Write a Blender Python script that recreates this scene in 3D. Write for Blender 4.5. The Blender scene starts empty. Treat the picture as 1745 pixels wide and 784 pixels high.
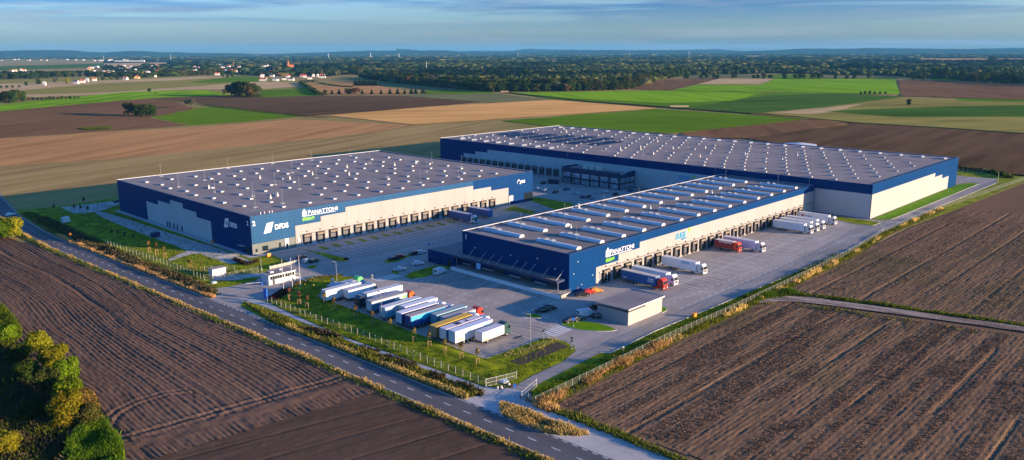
import bpy, bmesh, math, random
import numpy as np
from mathutils import Vector, Matrix
R = math.radians
rnd = random.Random(7)
NP = np.random.RandomState(11)
S = bpy.context.scene
COL = S.collection
# ------------------------------------------------------------------ camera
HC = 74.4
F_PX, PITCH, ROLL, YAW = 1360.83, 0.220861, -0.003786, 0.803349
W_PX, H_PX = 1745.0, 784.0
sa, ca = math.sin(YAW), math.cos(YAW)
def rot(v):            # camera frame (looking +Y) -> site frame (x along the docks, y across)
    return Vector((v[0]*ca + v[1]*sa, -v[0]*sa + v[1]*ca, v[2]))
Fw = Vector((0, math.cos(PITCH), -math.sin(PITCH)))
Rt = Vector((1, 0, 0)); Up = Rt.cross(Fw)
Rt2 = math.cos(ROLL)*Rt + math.sin(ROLL)*Up
Up2 = -math.sin(ROLL)*Rt + math.cos(ROLL)*Up
Fw, Rt2, Up2 = rot(Fw), rot(Rt2), rot(Up2)
cam = bpy.data.cameras.new("camera"); co = bpy.data.objects.new("camera", cam); COL.objects.link(co)
M = Matrix((Rt2, Up2, -Fw)).transposed().to_4x4(); M.translation = Vector((0, 0, HC)); co.matrix_world = M
cam.sensor_width = 36; cam.lens = 36*F_PX/W_PX; cam.clip_start = 1; cam.clip_end = 200000
S.camera = co
# ------------------------------------------------------------------ light
SUN_AZ, SUN_EL = -62.0, 8.6          # degrees in the site frame, towards the sun
S.view_settings.view_transform = 'Standard'; S.view_settings.look = 'None'
S.view_settings.exposure = 1.40; S.view_settings.gamma = 1
w = bpy.data.worlds.new("World"); S.world = w; w.use_nodes = True
nt = w.node_tree; nt.nodes.clear()
def N(t, k, **kw):
    n = t.nodes.new(k)
    for a, b in kw.items():
        if a.startswith('i_'): n.inputs[a[2:].replace('_', ' ')].default_value = b
        else: setattr(n, a, b)
    return n
sky = N(nt, 'ShaderNodeTexSky', sky_type='NISHITA', sun_disc=False, sun_elevation=R(SUN_EL), sun_rotation=R(90 - SUN_AZ),
        altitude=100, air_density=1.0, dust_density=1.2, ozone_density=3.0)
tc = N(nt, 'ShaderNodeTexCoord')
mp = N(nt, 'ShaderNodeMapping'); mp.inputs['Scale'].default_value = (2.2, 2.2, 42); mp.inputs['Location'].default_value = (1.3, 0.4, 0.35)
nz = N(nt, 'ShaderNodeTexNoise', i_Scale=1.6, i_Detail=7, i_Roughness=0.55, i_Distortion=0.4)
cr = N(nt, 'ShaderNodeValToRGB'); cr.color_ramp.elements[0].position = 0.41; cr.color_ramp.elements[1].position = 0.56
sep = N(nt, 'ShaderNodeSeparateXYZ')
mr = N(nt, 'ShaderNodeMapRange'); mr.inputs[1].default_value = 0.022; mr.inputs[2].default_value = 0.052
mu = N(nt, 'ShaderNodeMath', operation='MULTIPLY'); mu2 = N(nt, 'ShaderNodeMath', operation='MULTIPLY'); mu2.inputs[1].default_value = 1.0
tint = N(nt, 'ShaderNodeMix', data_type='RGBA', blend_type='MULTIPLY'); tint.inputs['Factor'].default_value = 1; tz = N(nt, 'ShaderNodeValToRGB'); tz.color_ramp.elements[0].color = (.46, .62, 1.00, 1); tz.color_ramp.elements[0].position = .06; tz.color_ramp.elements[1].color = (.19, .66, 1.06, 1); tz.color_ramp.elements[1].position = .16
cl = N(nt, 'ShaderNodeMix', data_type='RGBA', blend_type='MULTIPLY'); cl.inputs[7].default_value = (0.40, 0.54, 0.76, 1)
bg = N(nt, 'ShaderNodeBackground'); bg.inputs['Strength'].default_value = 0.15
out = N(nt, 'ShaderNodeOutputWorld')
L = nt.links.new
L(tc.outputs['Generated'], mp.inputs['Vector']); L(mp.outputs[0], nz.inputs['Vector']); L(nz.outputs[0], cr.inputs[0])
L(tc.outputs['Generated'], sep.inputs[0]); L(sep.outputs[2], mr.inputs[0])
L(cr.outputs[0], mu.inputs[0]); L(mr.outputs[0], mu.inputs[1]); L(mu.outputs[0], mu2.inputs[0])
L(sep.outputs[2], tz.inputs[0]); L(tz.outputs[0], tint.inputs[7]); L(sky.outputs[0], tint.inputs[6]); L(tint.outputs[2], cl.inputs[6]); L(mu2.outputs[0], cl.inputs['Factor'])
mp3 = N(nt, 'ShaderNodeMapping'); mp3.inputs['Scale'].default_value = (3.0, 3.0, 60); mp3.inputs['Location'].default_value = (4.2, 1.4, .2)
nz3 = N(nt, 'ShaderNodeTexNoise', i_Scale=1.3, i_Detail=8, i_Roughness=0.6, i_Distortion=0.8); cr3 = N(nt, 'ShaderNodeValToRGB'); cr3.color_ramp.elements[0].position = .48; cr3.color_ramp.elements[1].position = .68
m3 = N(nt, 'ShaderNodeMath', operation='MULTIPLY'); m3.inputs[1].default_value = .45; wh = N(nt, 'ShaderNodeMix', data_type='RGBA'); wh.inputs[7].default_value = (1.05, 1.22, 1.45, 1)
L(tc.outputs['Generated'], mp3.inputs[0]); L(mp3.outputs[0], nz3.inputs[0]); L(nz3.outputs[0], cr3.inputs[0]); L(cr3.outputs[0], m3.inputs[0]); L(m3.outputs[0], wh.inputs['Factor']); L(cl.outputs[2], wh.inputs[6])
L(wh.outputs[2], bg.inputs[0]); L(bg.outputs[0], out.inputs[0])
sd = bpy.data.lights.new("sun", 'SUN'); sd.energy = 5.0; sd.angle = R(0.5); sd.color = (1.0, 0.71, 0.46)
so = bpy.data.objects.new("sun", sd); COL.objects.link(so)
dirs = Vector((math.cos(R(SUN_AZ))*math.cos(R(SUN_EL)), math.sin(R(SUN_AZ))*math.cos(R(SUN_EL)), math.sin(R(SUN_EL))))
so.rotation_euler = dirs.to_track_quat('Z', 'Y').to_euler(); so.location = (300, -200, 200)
S.cycles.use_denoising = True
S.cycles.max_bounces = 6; S.cycles.diffuse_bounces = 3; S.cycles.glossy_bounces = 3; S.cycles.transmission_bounces = 3; S.cycles.volume_bounces = 0
S.cycles.transparent_max_bounces = 12
# ------------------------------------------------------------------ helpers
def P(x, y, z=0.0):    # picture point -> point of the site at height z
    d = Fw + (x - W_PX/2)/F_PX*Rt2 + (H_PX/2 - y)/F_PX*Up2
    t = (z - HC)/d.z
    return Vector((d.x*t, d.y*t, z))
def hsh(ix, iy, s):
    n = (ix.astype(np.int64)*374761393 + iy.astype(np.int64)*668265263 + s*974711) & 0x7fffffff
    n = ((n ^ (n >> 13))*1274126177) & 0x7fffffff
    return ((n ^ (n >> 16)) & 0xffff)/65535.0
def vn(x, y, s=0):
    x = np.asarray(x, float); y = np.asarray(y, float)
    ix = np.floor(x); iy = np.floor(y); fx = x-ix; fy = y-iy
    fx = fx*fx*(3-2*fx); fy = fy*fy*(3-2*fy)
    a = hsh(ix, iy, s); b = hsh(ix+1, iy, s); c = hsh(ix, iy+1, s); d = hsh(ix+1, iy+1, s)
    return (a*(1-fx)+b*fx)*(1-fy) + (c*(1-fx)+d*fx)*fy
def tag(o, label=None, cat=None, group=None, kind=None):
    if label: o['label'] = label
    if cat: o['category'] = cat
    if group: o['group'] = group
    if kind: o['kind'] = kind
    return o
def empty(name, loc, rz=0, label=None, cat=None, group=None):
    o = bpy.data.objects.new(name, None); COL.objects.link(o); o.location = loc; o.rotation_euler.z = rz
    o.empty_display_size = 0.5
    return tag(o, label, cat, group)
def link(name, me, parent=None, loc=None):
    o = bpy.data.objects.new(name, me); COL.objects.link(o); o.parent = parent
    if loc is not None: o.location = loc
    return o
def npmesh(name, V, Fq, mats, fm=None, smooth=False):
    """V (n,3), Fq (m,k) array"""
    V = np.asarray(V, np.float32); Fq = np.asarray(Fq, np.int32)
    me = bpy.data.meshes.new(name); m, k = Fq.shape
    me.vertices.add(len(V)); me.vertices.foreach_set('co', V.ravel())
    me.loops.add(m*k); me.loops.foreach_set('vertex_index', Fq.ravel())
    me.polygons.add(m); me.polygons.foreach_set('loop_start', np.arange(m, dtype=np.int32)*k)
    me.polygons.foreach_set('loop_total', np.full(m, k, np.int32))
    for mt in mats: me.materials.append(mt)
    if fm is not None: me.polygons.foreach_set('material_index', np.asarray(fm, np.int32))
    if smooth: me.polygons.foreach_set('use_smooth', np.ones(m, bool))
    me.update(calc_edges=True); me.validate()
    return me
class MB:
    def __init__(s): s.v = []; s.f = []; s.m = []
    def add(s, vs, fs, mi=0):
        b = len(s.v); s.v += [tuple(p) for p in vs]; s.f += [tuple(i+b for i in f) for f in fs]; s.m += [mi]*len(fs); return s
    def box(s, x0, x1, y0, y1, z0, z1, mi=0, bv=0):
        if bv:
            b = bv
            pts = []
            for z, d in ((z0, 0), (z1-b, 0), (z1, b)):
                pts += [(x0+d, y0+d, z), (x1-d, y0+d, z), (x1-d, y1-d, z), (x0+d, y1-d, z)]
            fs = [(3, 2, 1, 0), (8, 9, 10, 11)]
            for k in (0, 4):
                for i in range(4): fs.append((k+i, k+(i+1) % 4, k+4+(i+1) % 4, k+4+i))
            return s.add(pts, fs, mi)
        return s.add([(x0,y0,z0),(x1,y0,z0),(x1,y1,z0),(x0,y1,z0),(x0,y0,z1),(x1,y0,z1),(x1,y1,z1),(x0,y1,z1)],
                     [(3,2,1,0),(4,5,6,7),(0,1,5,4),(1,2,6,5),(2,3,7,6),(3,0,4,7)], mi)
    def prism(s, pts, a, b, axis, mi=0, ta=1.0):
        """polygon pts in the plane normal to axis, extruded a..b ; axis 'x','y','z'"""
        def q(p, t):
            if axis == 'y': return (p[0], t, p[1])
            if axis == 'x': return (t, p[0], p[1])
            return (p[0], p[1], t)
        n = len(pts)
        area = sum(pts[i][0]*pts[(i+1) % n][1]-pts[(i+1) % n][0]*pts[i][1] for i in range(n))
        if (area > 0) == (axis == 'y'): pts = pts[::-1]
        vs = [q(p, a) for p in pts] + [q(p, b) for p in pts]
        if b < a: fl = True
        else: fl = False
        fs = [tuple(range(n))[::-1], tuple(range(n, 2*n))] + [(i, (i+1) % n, n+(i+1) % n, n+i) for i in range(n)]
        if fl: fs = [f[::-1] for f in fs]
        return s.add(vs, fs, mi)
    def cyl(s, c, r, h, axis='z', n=12, mi=0, r2=None):
        r2 = r if r2 is None else r2; vs = []
        for t, rr in ((0, r), (h, r2)):
            for i in range(n):
                a = 2*math.pi*i/n; p, q = rr*math.cos(a), rr*math.sin(a)
                if axis == 'z': vs.append((c[0]+p, c[1]+q, c[2]+t))
                elif axis == 'y': vs.append((c[0]+q, c[1]+t, c[2]+p))
                else: vs.append((c[0]+t, c[1]+p, c[2]+q))
        return s.add(vs, [tuple(range(n))[::-1], tuple(range(n, 2*n))] + [(i, (i+1) % n, n+(i+1) % n, n+i) for i in range(n)], mi)
    def tube(s, a, b, r, n=6, mi=0, r2=None):
        a = Vector(a); b = Vector(b); d = (b-a); q = d.to_track_quat('Z', 'Y'); r2 = r if r2 is None else r2
        vs = [a + q@Vector((r*math.cos(2*math.pi*i/n), r*math.sin(2*math.pi*i/n), 0)) for i in range(n)]
        vs += [b + q@Vector((r2*math.cos(2*math.pi*i/n), r2*math.sin(2*math.pi*i/n), 0)) for i in range(n)]
        return s.add(vs, [tuple(range(n))[::-1], tuple(range(n, 2*n))] + [(i, (i+1) % n, n+(i+1) % n, n+i) for i in range(n)], mi)
    def mesh(s, name, mats):
        me = bpy.data.meshes.new(name); me.from_pydata(s.v, [], s.f)
        mats = mats if isinstance(mats, (list, tuple)) else [mats]
        for m in mats: me.materials.append(m)
        me.polygons.foreach_set('material_index', s.m); me.update(); return me
    def build(s, name, mats, parent=None, loc=None): return link(name, s.mesh(name, mats), parent, loc)
def copy_tree(o, parent=None):
    c = o.copy(); COL.objects.link(c); c.parent = parent
    for ch in o.children: copy_tree(ch, c)
    return c
# ------------------------------------------------------------------ materials
MATS = {}
def mat(name, col, rough=0.7, metal=0.0, var=0.0, vscale=1.0, bump=0.0, bscale=5.0, stretch=None, objcol=False, spec=0.5, col2=None, emit=None, detail=5, pos=(0.35, 0.65)):
    if name in MATS: return MATS[name]
    m = bpy.data.materials.new(name); MATS[name] = m; m.use_nodes = True; t = m.node_tree
    b = t.nodes['Principled BSDF']; l = t.links.new
    b.inputs['Roughness'].default_value = rough; b.inputs['Metallic'].default_value = metal
    b.inputs['Specular IOR Level'].default_value = spec
    b.inputs['Base Color'].default_value = (*col, 1)
    if emit: b.inputs['Emission Color'].default_value = (*emit[0], 1); b.inputs['Emission Strength'].default_value = emit[1]
    src = None
    if objcol:
        oi = N(t, 'ShaderNodeObjectInfo'); src = oi.outputs['Color']; l(src, b.inputs['Base Color'])
    if var or col2 or bump:
        g = N(t, 'ShaderNodeNewGeometry'); mp = N(t, 'ShaderNodeMapping'); l(g.outputs['Position'], mp.inputs['Vector'])
        if stretch: mp.inputs['Scale'].default_value = (*stretch, 1)
    if var or col2:
        n = N(t, 'ShaderNodeTexNoise', i_Scale=vscale, i_Detail=detail, i_Roughness=0.6); l(mp.outputs[0], n.inputs['Vector'])
        r = N(t, 'ShaderNodeValToRGB'); r.color_ramp.elements[0].position = pos[0]; r.color_ramp.elements[1].position = pos[1]
        l(n.outputs[0], r.inputs[0])
        if col2:
            r.color_ramp.elements[0].color = (*col, 1); r.color_ramp.elements[1].color = (*col2, 1); l(r.outputs[0], b.inputs['Base Color'])
        else:
            lo = 1-var; hi = 1+var
            r.color_ramp.elements[0].color = (lo, lo, lo, 1); r.color_ramp.elements[1].color = (hi, hi, hi, 1)
            x = N(t, 'ShaderNodeMix', data_type='RGBA', blend_type='MULTIPLY'); x.inputs['Factor'].default_value = 1
            x.inputs[6].default_value = (*col, 1)
            if src: l(src, x.inputs[6])
            l(r.outputs[0], x.inputs[7]); l(x.outputs[2], b.inputs['Base Color'])
    if bump:
        n2 = N(t, 'ShaderNodeTexNoise', i_Scale=bscale, i_Detail=4); l(mp.outputs[0], n2.inputs['Vector'])
        bp = N(t, 'ShaderNodeBump'); bp.inputs['Distance'].default_value = bump; bp.inputs['Strength'].default_value = 1
        l(n2.outputs[0], bp.inputs['Height']); l(bp.outputs[0], b.inputs['Normal'])
    return m
def seamed(name, col, axis, step, off=0.0, width=0.05, rough=0.5, hstep=None, dark=0.62, ribs=0.0, metal=0.0):
    """cladding: vertical joints every step metres along the world axis, optional horizontal joints"""
    if name in MATS: return MATS[name]
    m = bpy.data.materials.new(name); MATS[name] = m; m.use_nodes = True; t = m.node_tree; l = t.links.new
    b = t.nodes['Principled BSDF']; b.inputs['Roughness'].default_value = rough; b.inputs['Metallic'].default_value = metal; b.inputs['Specular IOR Level'].default_value = .05 if rough > .3 else .5
    g = N(t, 'ShaderNodeNewGeometry'); s = N(t, 'ShaderNodeSeparateXYZ'); l(g.outputs['Position'], s.inputs[0])
    def joint(o, st, of, wd):
        a = N(t, 'ShaderNodeMath', operation='SUBTRACT'); a.inputs[1].default_value = of; l(o, a.inputs[0])
        c = N(t, 'ShaderNodeMath', operation='PINGPONG'); c.inputs[1].default_value = st/2; l(a.outputs[0], c.inputs[0])
        d = N(t, 'ShaderNodeMath', operation='LESS_THAN'); d.inputs[1].default_value = wd; l(c.outputs[0], d.inputs[0]); return d.outputs[0]
    j = joint(s.outputs[axis], step, off, width)
    if hstep:
        j2 = joint(s.outputs[2], hstep, 0, width*0.6); mx = N(t, 'ShaderNodeMath', operation='MAXIMUM'); l(j, mx.inputs[0]); l(j2, mx.inputs[1]); j = mx.outputs[0]
    # every panel a touch different + weathering
    a = N(t, 'ShaderNodeMath', operation='DIVIDE'); a.inputs[1].default_value = step; l(s.outputs[axis], a.inputs[0])
    fl = N(t, 'ShaderNodeMath', operation='FLOOR'); l(a.outputs[0], fl.inputs[0])
    wn = N(t, 'ShaderNodeTexWhiteNoise', noise_dimensions='1D'); l(fl.outputs[0], wn.inputs['W'])
    nz = N(t, 'ShaderNodeTexNoise', i_Scale=0.25, i_Detail=5); l(g.outputs['Position'], nz.inputs['Vector'])
    ad = N(t, 'ShaderNodeMath', operation='ADD'); l(wn.outputs[0], ad.inputs[0]); l(nz.outputs[0], ad.inputs[1])
    r = N(t, 'ShaderNodeMapRange'); r.inputs[1].default_value = 0.2; r.inputs[2].default_value = 1.6; r.inputs[3].default_value = 0.93; r.inputs[4].default_value = 1.05
    l(ad.outputs[0], r.inputs[0])
    x = N(t, 'ShaderNodeMix', data_type='RGBA', blend_type='MULTIPLY'); x.inputs['Factor'].default_value = 1; x.inputs[6].default_value = (*col, 1); l(r.outputs[0], x.inputs[7])
    y = N(t, 'ShaderNodeMix', data_type='RGBA', blend_type='MULTIPLY'); y.inputs[7].default_value = (dark, dark, dark, 1); l(j, y.inputs['Factor']); l(x.outputs[2], y.inputs[6])
    l(y.outputs[2], b.inputs['Base Color'])
    if ribs:
        wv = N(t, 'ShaderNodeMath', operation='PINGPONG'); wv.inputs[1].default_value = ribs; l(s.outputs[2], wv.inputs[0])
        bp = N(t, 'ShaderNodeBump'); bp.inputs['Distance'].default_value = 0.06; l(wv.outputs[0], bp.inputs['Height']); l(bp.outputs[0], b.inputs['Normal'])
    return m
def leafmat(name, c1, c2, c3=None, trans=0.35):
    if name in MATS: return MATS[name]
    m = bpy.data.materials.new(name); MATS[name] = m; m.use_nodes = True; t = m.node_tree; l = t.links.new; t.nodes.clear()
    g = N(t, 'ShaderNodeNewGeometry'); oi = N(t, 'ShaderNodeObjectInfo')
    r = N(t, 'ShaderNodeValToRGB'); r.color_ramp.elements[0].color = (*c1, 1); r.color_ramp.elements[1].color = (*c2, 1)
    if c3: e = r.color_ramp.elements.new(0.85); e.color = (*c2, 1); r.color_ramp.elements[2].color = (*c3, 1)
    l(g.outputs['Random Per Island'], r.inputs[0])
    mr = N(t, 'ShaderNodeMapRange'); mr.inputs[3].default_value = 0.7; mr.inputs[4].default_value = 1.35; l(oi.outputs['Random'], mr.inputs[0])
    x = N(t, 'ShaderNodeMix', data_type='RGBA', blend_type='MULTIPLY'); x.inputs['Factor'].default_value = 1; l(r.outputs[0], x.inputs[6]); l(mr.outputs[0], x.inputs[7])
    hs = N(t, 'ShaderNodeHueSaturation'); m2 = N(t, 'ShaderNodeMath', operation='MULTIPLY_ADD'); m2.inputs[1].default_value = 0.06; m2.inputs[2].default_value = 0.465
    wn = N(t, 'ShaderNodeTexWhiteNoise', noise_dimensions='1D'); l(oi.outputs['Random'], wn.inputs['W']); l(wn.outputs[0], m2.inputs[0]); l(m2.outputs[0], hs.inputs['Hue']); l(x.outputs[2], hs.inputs['Color'])
    d = N(t, 'ShaderNodeBsdfDiffuse'); tr = N(t, 'ShaderNodeBsdfTranslucent'); mx = N(t, 'ShaderNodeMixShader'); mx.inputs[0].default_value = trans
    l(hs.outputs[0], d.inputs[0]); l(hs.outputs[0], tr.inputs[0]); l(d.outputs[0], mx.inputs[1]); l(tr.outputs[0], mx.inputs[2])
    o = N(t, 'ShaderNodeOutputMaterial'); l(mx.outputs[0], o.inputs[0]); return m
BLUE = (0.001, 0.036, 0.138)
m_blue_x = seamed('blue cladding along', BLUE, 0, 6, 201.7, 0.05, 0.42, dark=0.6)
m_blue_y = seamed('blue cladding across', BLUE, 1, 6, 153, 0.05, 0.42, dark=0.6)
m_blue2_x = seamed('ribbed blue cladding along', (0.018, 0.080, 0.185), 0, 6, 141.2, 0.07, 0.34, hstep=1.15, ribs=0.3, dark=0.6)
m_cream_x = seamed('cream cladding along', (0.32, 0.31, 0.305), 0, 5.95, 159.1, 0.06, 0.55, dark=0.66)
m_cream_y = seamed('shade-lifted cream cladding across', (0.50, 0.49, 0.48), 1, 6, 151, 0.05, 0.55, dark=0.75)  # shaded sides: same cream coloured lighter than the sunlit fronts to offset shade
m_greyclad = seamed('grey cladding', (0.15, 0.17, 0.16), 0, 1.2, 140.7, 0.03, 0.5)
def worn(name, col, step, joint, var, stretch, dark=.86, wd=.05, both=True):
    m = seamed(name, col, 0, step, .3, wd, .8, dark=dark); t = m.node_tree; l = t.links.new; b = t.nodes['Principled BSDF']; src = b.inputs['Base Color'].links[0].from_socket
    g = N(t, 'ShaderNodeNewGeometry'); mp = N(t, 'ShaderNodeMapping'); mp.inputs['Scale'].default_value = (*stretch, 1); l(g.outputs['Position'], mp.inputs['Vector'])
    n1 = N(t, 'ShaderNodeTexNoise', i_Scale=.05, i_Detail=10, i_Roughness=.68, i_Distortion=.6); l(mp.outputs[0], n1.inputs['Vector']); n2 = N(t, 'ShaderNodeTexNoise', i_Scale=.9, i_Detail=6, i_Roughness=.7); l(g.outputs['Position'], n2.inputs['Vector'])
    r = N(t, 'ShaderNodeMapRange'); r.inputs[1].default_value = .35; r.inputs[2].default_value = .65; r.inputs[3].default_value = 1-var; r.inputs[4].default_value = 1+var; l(n1.outputs[0], r.inputs[0])
    r2 = N(t, 'ShaderNodeMapRange'); r2.inputs[1].default_value = .3; r2.inputs[2].default_value = .7; r2.inputs[3].default_value = 1-var*.5; r2.inputs[4].default_value = 1+var*.5; l(n2.outputs[0], r2.inputs[0])
    k = N(t, 'ShaderNodeMath', operation='MULTIPLY'); l(r.outputs[0], k.inputs[0]); l(r2.outputs[0], k.inputs[1])
    x = N(t, 'ShaderNodeMix', data_type='RGBA', blend_type='MULTIPLY'); x.inputs['Factor'].default_value = 1; l(src, x.inputs[6]); l(k.outputs[0], x.inputs[7])
    if both:
        s = N(t, 'ShaderNodeSeparateXYZ'); l(g.outputs['Position'], s.inputs[0]); c = N(t, 'ShaderNodeMath', operation='PINGPONG'); c.inputs[1].default_value = joint/2; l(s.outputs[1], c.inputs[0]); d = N(t, 'ShaderNodeMath', operation='LESS_THAN'); d.inputs[1].default_value = wd; l(c.outputs[0], d.inputs[0])
        y = N(t, 'ShaderNodeMix', data_type='RGBA', blend_type='MULTIPLY'); y.inputs[7].default_value = (dark, dark, dark, 1); l(d.outputs[0], y.inputs['Factor']); l(x.outputs[2], y.inputs[6]); l(y.outputs[2], b.inputs['Base Color'])
    else: l(x.outputs[2], b.inputs['Base Color'])
    return m
m_roof = worn('grey roof membrane', (0.27, 0.235, 0.225), 2.0, 12, .16, (1, .5), .93)
m_roof2 = worn('mid grey roof membrane', (0.25, 0.215, 0.20), 2.0, 12, .16, (1, .5), .93)
m_trimw = mat('pale metal trim', (0.50, 0.49, 0.47), 0.5)
m_navy = mat('navy metal', (0.012, 0.03, 0.09), 0.4)
m_dark = mat('dark plastic', (0.02, 0.02, 0.022), 0.6)
m_rub = mat('black rubber', (0.015, 0.015, 0.016), 0.85)
m_white = mat('white paint', (0.55, 0.56, 0.58), 0.4)
m_whiteS = mat('white sign letters', (0.85, 0.85, 0.85), 0.4)
m_green = mat('green sign letters', (0.25, 0.72, 0.02), 0.5)
m_teal = mat('blue sign letters', (0.0, 0.30, 0.55), 0.5)
m_glass = mat('dark glass', (0.012, 0.018, 0.025), 0.06, spec=1.0)
m_metal = mat('galvanised steel', (0.45, 0.46, 0.47), 0.4, 0.6)
m_skyl = mat('translucent rooflight', (0.50, 0.60, 0.66), 0.3, spec=0.35)
m_hatch = mat('white hatch lid', (0.27, 0.30, 0.34), 0.35)
m_solar = seamed('solar panel', (0.035, 0.055, 0.085), 1, 1.7, 0, 0.08, 0.31, dark=3.0)
m_conc = worn('grey block paving', (0.345, 0.312, 0.285), 5, 5, .21, (.5, 2.0), .92)
m_asph = worn('asphalt', (0.115, 0.112, 0.12), 500, 500, .16, (4, .5), .95)
m_path = worn('pale concrete path', (0.46, 0.44, 0.42), 3, 3, .12, (1, 1), .9)
m_kerb = mat('kerb stone', (0.42, 0.41, 0.40), 0.85)
m_line = mat('road paint', (0.75, 0.75, 0.72), 0.6, var=0.15, vscale=2.0)
m_lawn = mat('mown grass', (0.08, 0.12, 0.003), 0.95, col2=(0.30, 0.33, 0.006), vscale=0.22, bump=0.06, bscale=4, detail=9, spec=0.1)
m_lawn2 = mat('bright grass', (0.08, 0.20, 0.001), 0.95, col2=(0.13, 0.28, 0.001), vscale=0.2, bump=0.06, bscale=4, detail=9, spec=0.1)
m_soil = mat('bed soil', (0.045, 0.03, 0.025), 0.95, var=0.3, vscale=2, bump=0.1, bscale=3)
HAZE_D = 0.000028
# ================================================================== SETTING
def pxy(pts, z=0.0): return [tuple(P(a, b, z)[:2]) for a, b in pts]
def chaikin(p, k=2):
    for _ in range(k):
        q = []
        for i in range(len(p)):
            a, b = p[i], p[(i+1) % len(p)]
            q += [(a[0]*.75+b[0]*.25, a[1]*.75+b[1]*.25), (a[0]*.25+b[0]*.75, a[1]*.25+b[1]*.75)]
        p = q
    return p
def sheet(name, pts, z, m, smooth=0, kind='structure', label=None):
    if smooth: pts = chaikin(pts, smooth)
    me = bpy.data.meshes.new(name); me.from_pydata([(x, y, z) for x, y in pts], [], [tuple(range(len(pts)))])
    if me.polygons[0].normal.z < 0: me.flip_normals()
    me.materials.append(m); o = link(name, me); tag(o, kind=kind, label=label); return o
def offset(p, d):      # inset a polygon by d
    n = len(p); area = sum(p[i][0]*p[(i+1) % n][1]-p[(i+1) % n][0]*p[i][1] for i in range(n)); s = 1 if area > 0 else -1
    r = []
    for i in range(n):
        a = Vector(p[i-1]); b = Vector(p[i]); c = Vector(p[(i+1) % n])
        e1 = (b-a).normalized(); e2 = (c-b).normalized(); n1 = Vector((-e1.y, e1.x))*s; n2 = Vector((-e2.y, e2.x))*s
        k = n1+n2; k = k/max(k.length_squared, 0.6)*2*0.5
        r.append((b.x+k.x*d*1.0, b.y+k.y*d*1.0))
    return r
def raised(name, pts, z0, z1, mtop, smooth=0, kerb=True):
    if smooth: pts = chaikin(pts, smooth)
    if kerb:
        k = MB(); n = len(pts); inn = offset(pts, 0.22)
        vs = [(x, y, z0) for x, y in pts]+[(x, y, z1) for x, y in pts]+[(x, y, z1) for x, y in inn]
        k.add(vs, [(i, (i+1) % n, n+(i+1) % n, n+i) for i in range(n)]+[(n+i, n+(i+1) % n, 2*n+(i+1) % n, 2*n+i) for i in range(n)])
        o = k.build('kerb', m_kerb); tag(o, kind='structure'); pts = offset(pts, 0.2)
    return sheet(name, pts, z1-0.004, mtop)
def dirt(name, c1, c2, direction=None, across=0.5, along=0.02, contrast=(0.41, 0.60), bump=0.25, big=0.004, c3=None, crumb=.3, cs=1.8):
    """farmland: long streaks along one direction, patches and crumbs"""
    if name in MATS: return MATS[name]
    c1 = tuple(v*.78 for v in c1); c2 = tuple(v*1.2 for v in c2)
    m = bpy.data.materials.new(name); MATS[name] = m; m.use_nodes = True; t = m.node_tree; l = t.links.new
    b = t.nodes['Principled BSDF']; b.inputs['Roughness'].default_value = 0.95; b.inputs['Specular IOR Level'].default_value = 0.0
    g = N(t, 'ShaderNodeNewGeometry')
    rt = N(t, 'ShaderNodeVectorRotate', rotation_type='Z_AXIS'); rt.inputs['Angle'].default_value = -R(direction or 0); l(g.outputs['Position'], rt.inputs['Vector'])
    mp = N(t, 'ShaderNodeMapping'); mp.inputs['Scale'].default_value = (along, across, 1); l(rt.outputs[0], mp.inputs['Vector'])
    n1 = N(t, 'ShaderNodeTexNoise', i_Scale=1.0, i_Detail=6, i_Roughness=0.65); l(mp.outputs[0], n1.inputs['Vector'])
    n2 = N(t, 'ShaderNodeTexNoise', i_Scale=big, i_Detail=6, i_Roughness=0.6); l(g.outputs['Position'], n2.inputs['Vector'])
    n3 = N(t, 'ShaderNodeTexNoise', i_Scale=cs, i_Detail=5, i_Roughness=0.75); l(g.outputs['Position'], n3.inputs['Vector'])
    a = N(t, 'ShaderNodeMath', operation='MULTIPLY_ADD'); a.inputs[1].default_value = .8-crumb; l(n1.outputs[0], a.inputs[0])
    k = N(t, 'ShaderNodeMath', operation='MULTIPLY'); k.inputs[1].default_value = crumb; l(n3.outputs[0], k.inputs[0]); l(k.outputs[0], a.inputs[2])
    k2 = N(t, 'ShaderNodeMath', operation='MULTIPLY_ADD'); k2.inputs[1].default_value = 0.3; l(n2.outputs[0], k2.inputs[0]); l(a.outputs[0], k2.inputs[2])
    r = N(t, 'ShaderNodeValToRGB'); e = r.color_ramp.elements; e[0].position = contrast[0]; e[1].position = contrast[1]; e[0].color = (*c1, 1); e[1].color = (*c2, 1)
    l(k2.outputs[0], r.inputs[0]); colr = r.outputs[0]
    if c3:
        r3 = N(t, 'ShaderNodeValToRGB'); r3.color_ramp.elements[0].position = 0.48; r3.color_ramp.elements[1].position = 0.62; l(n2.outputs[0], r3.inputs[0])
        x = N(t, 'ShaderNodeMix', data_type='RGBA'); x.inputs[7].default_value = (*c3, 1); l(colr, x.inputs[6])
        mm = N(t, 'ShaderNodeMath', operation='MULTIPLY'); mm.inputs[1].default_value = 0.7; l(r3.outputs[0], mm.inputs[0]); l(mm.outputs[0], x.inputs['Factor']); colr = x.outputs[2]
    l(colr, b.inputs['Base Color'])
    if bump:
        bp = N(t, 'ShaderNodeBump'); bp.inputs['Distance'].default_value = bump; l(a.outputs[0], bp.inputs['Height']); l(bp.outputs[0], b.inputs['Normal'])
    return m
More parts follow.
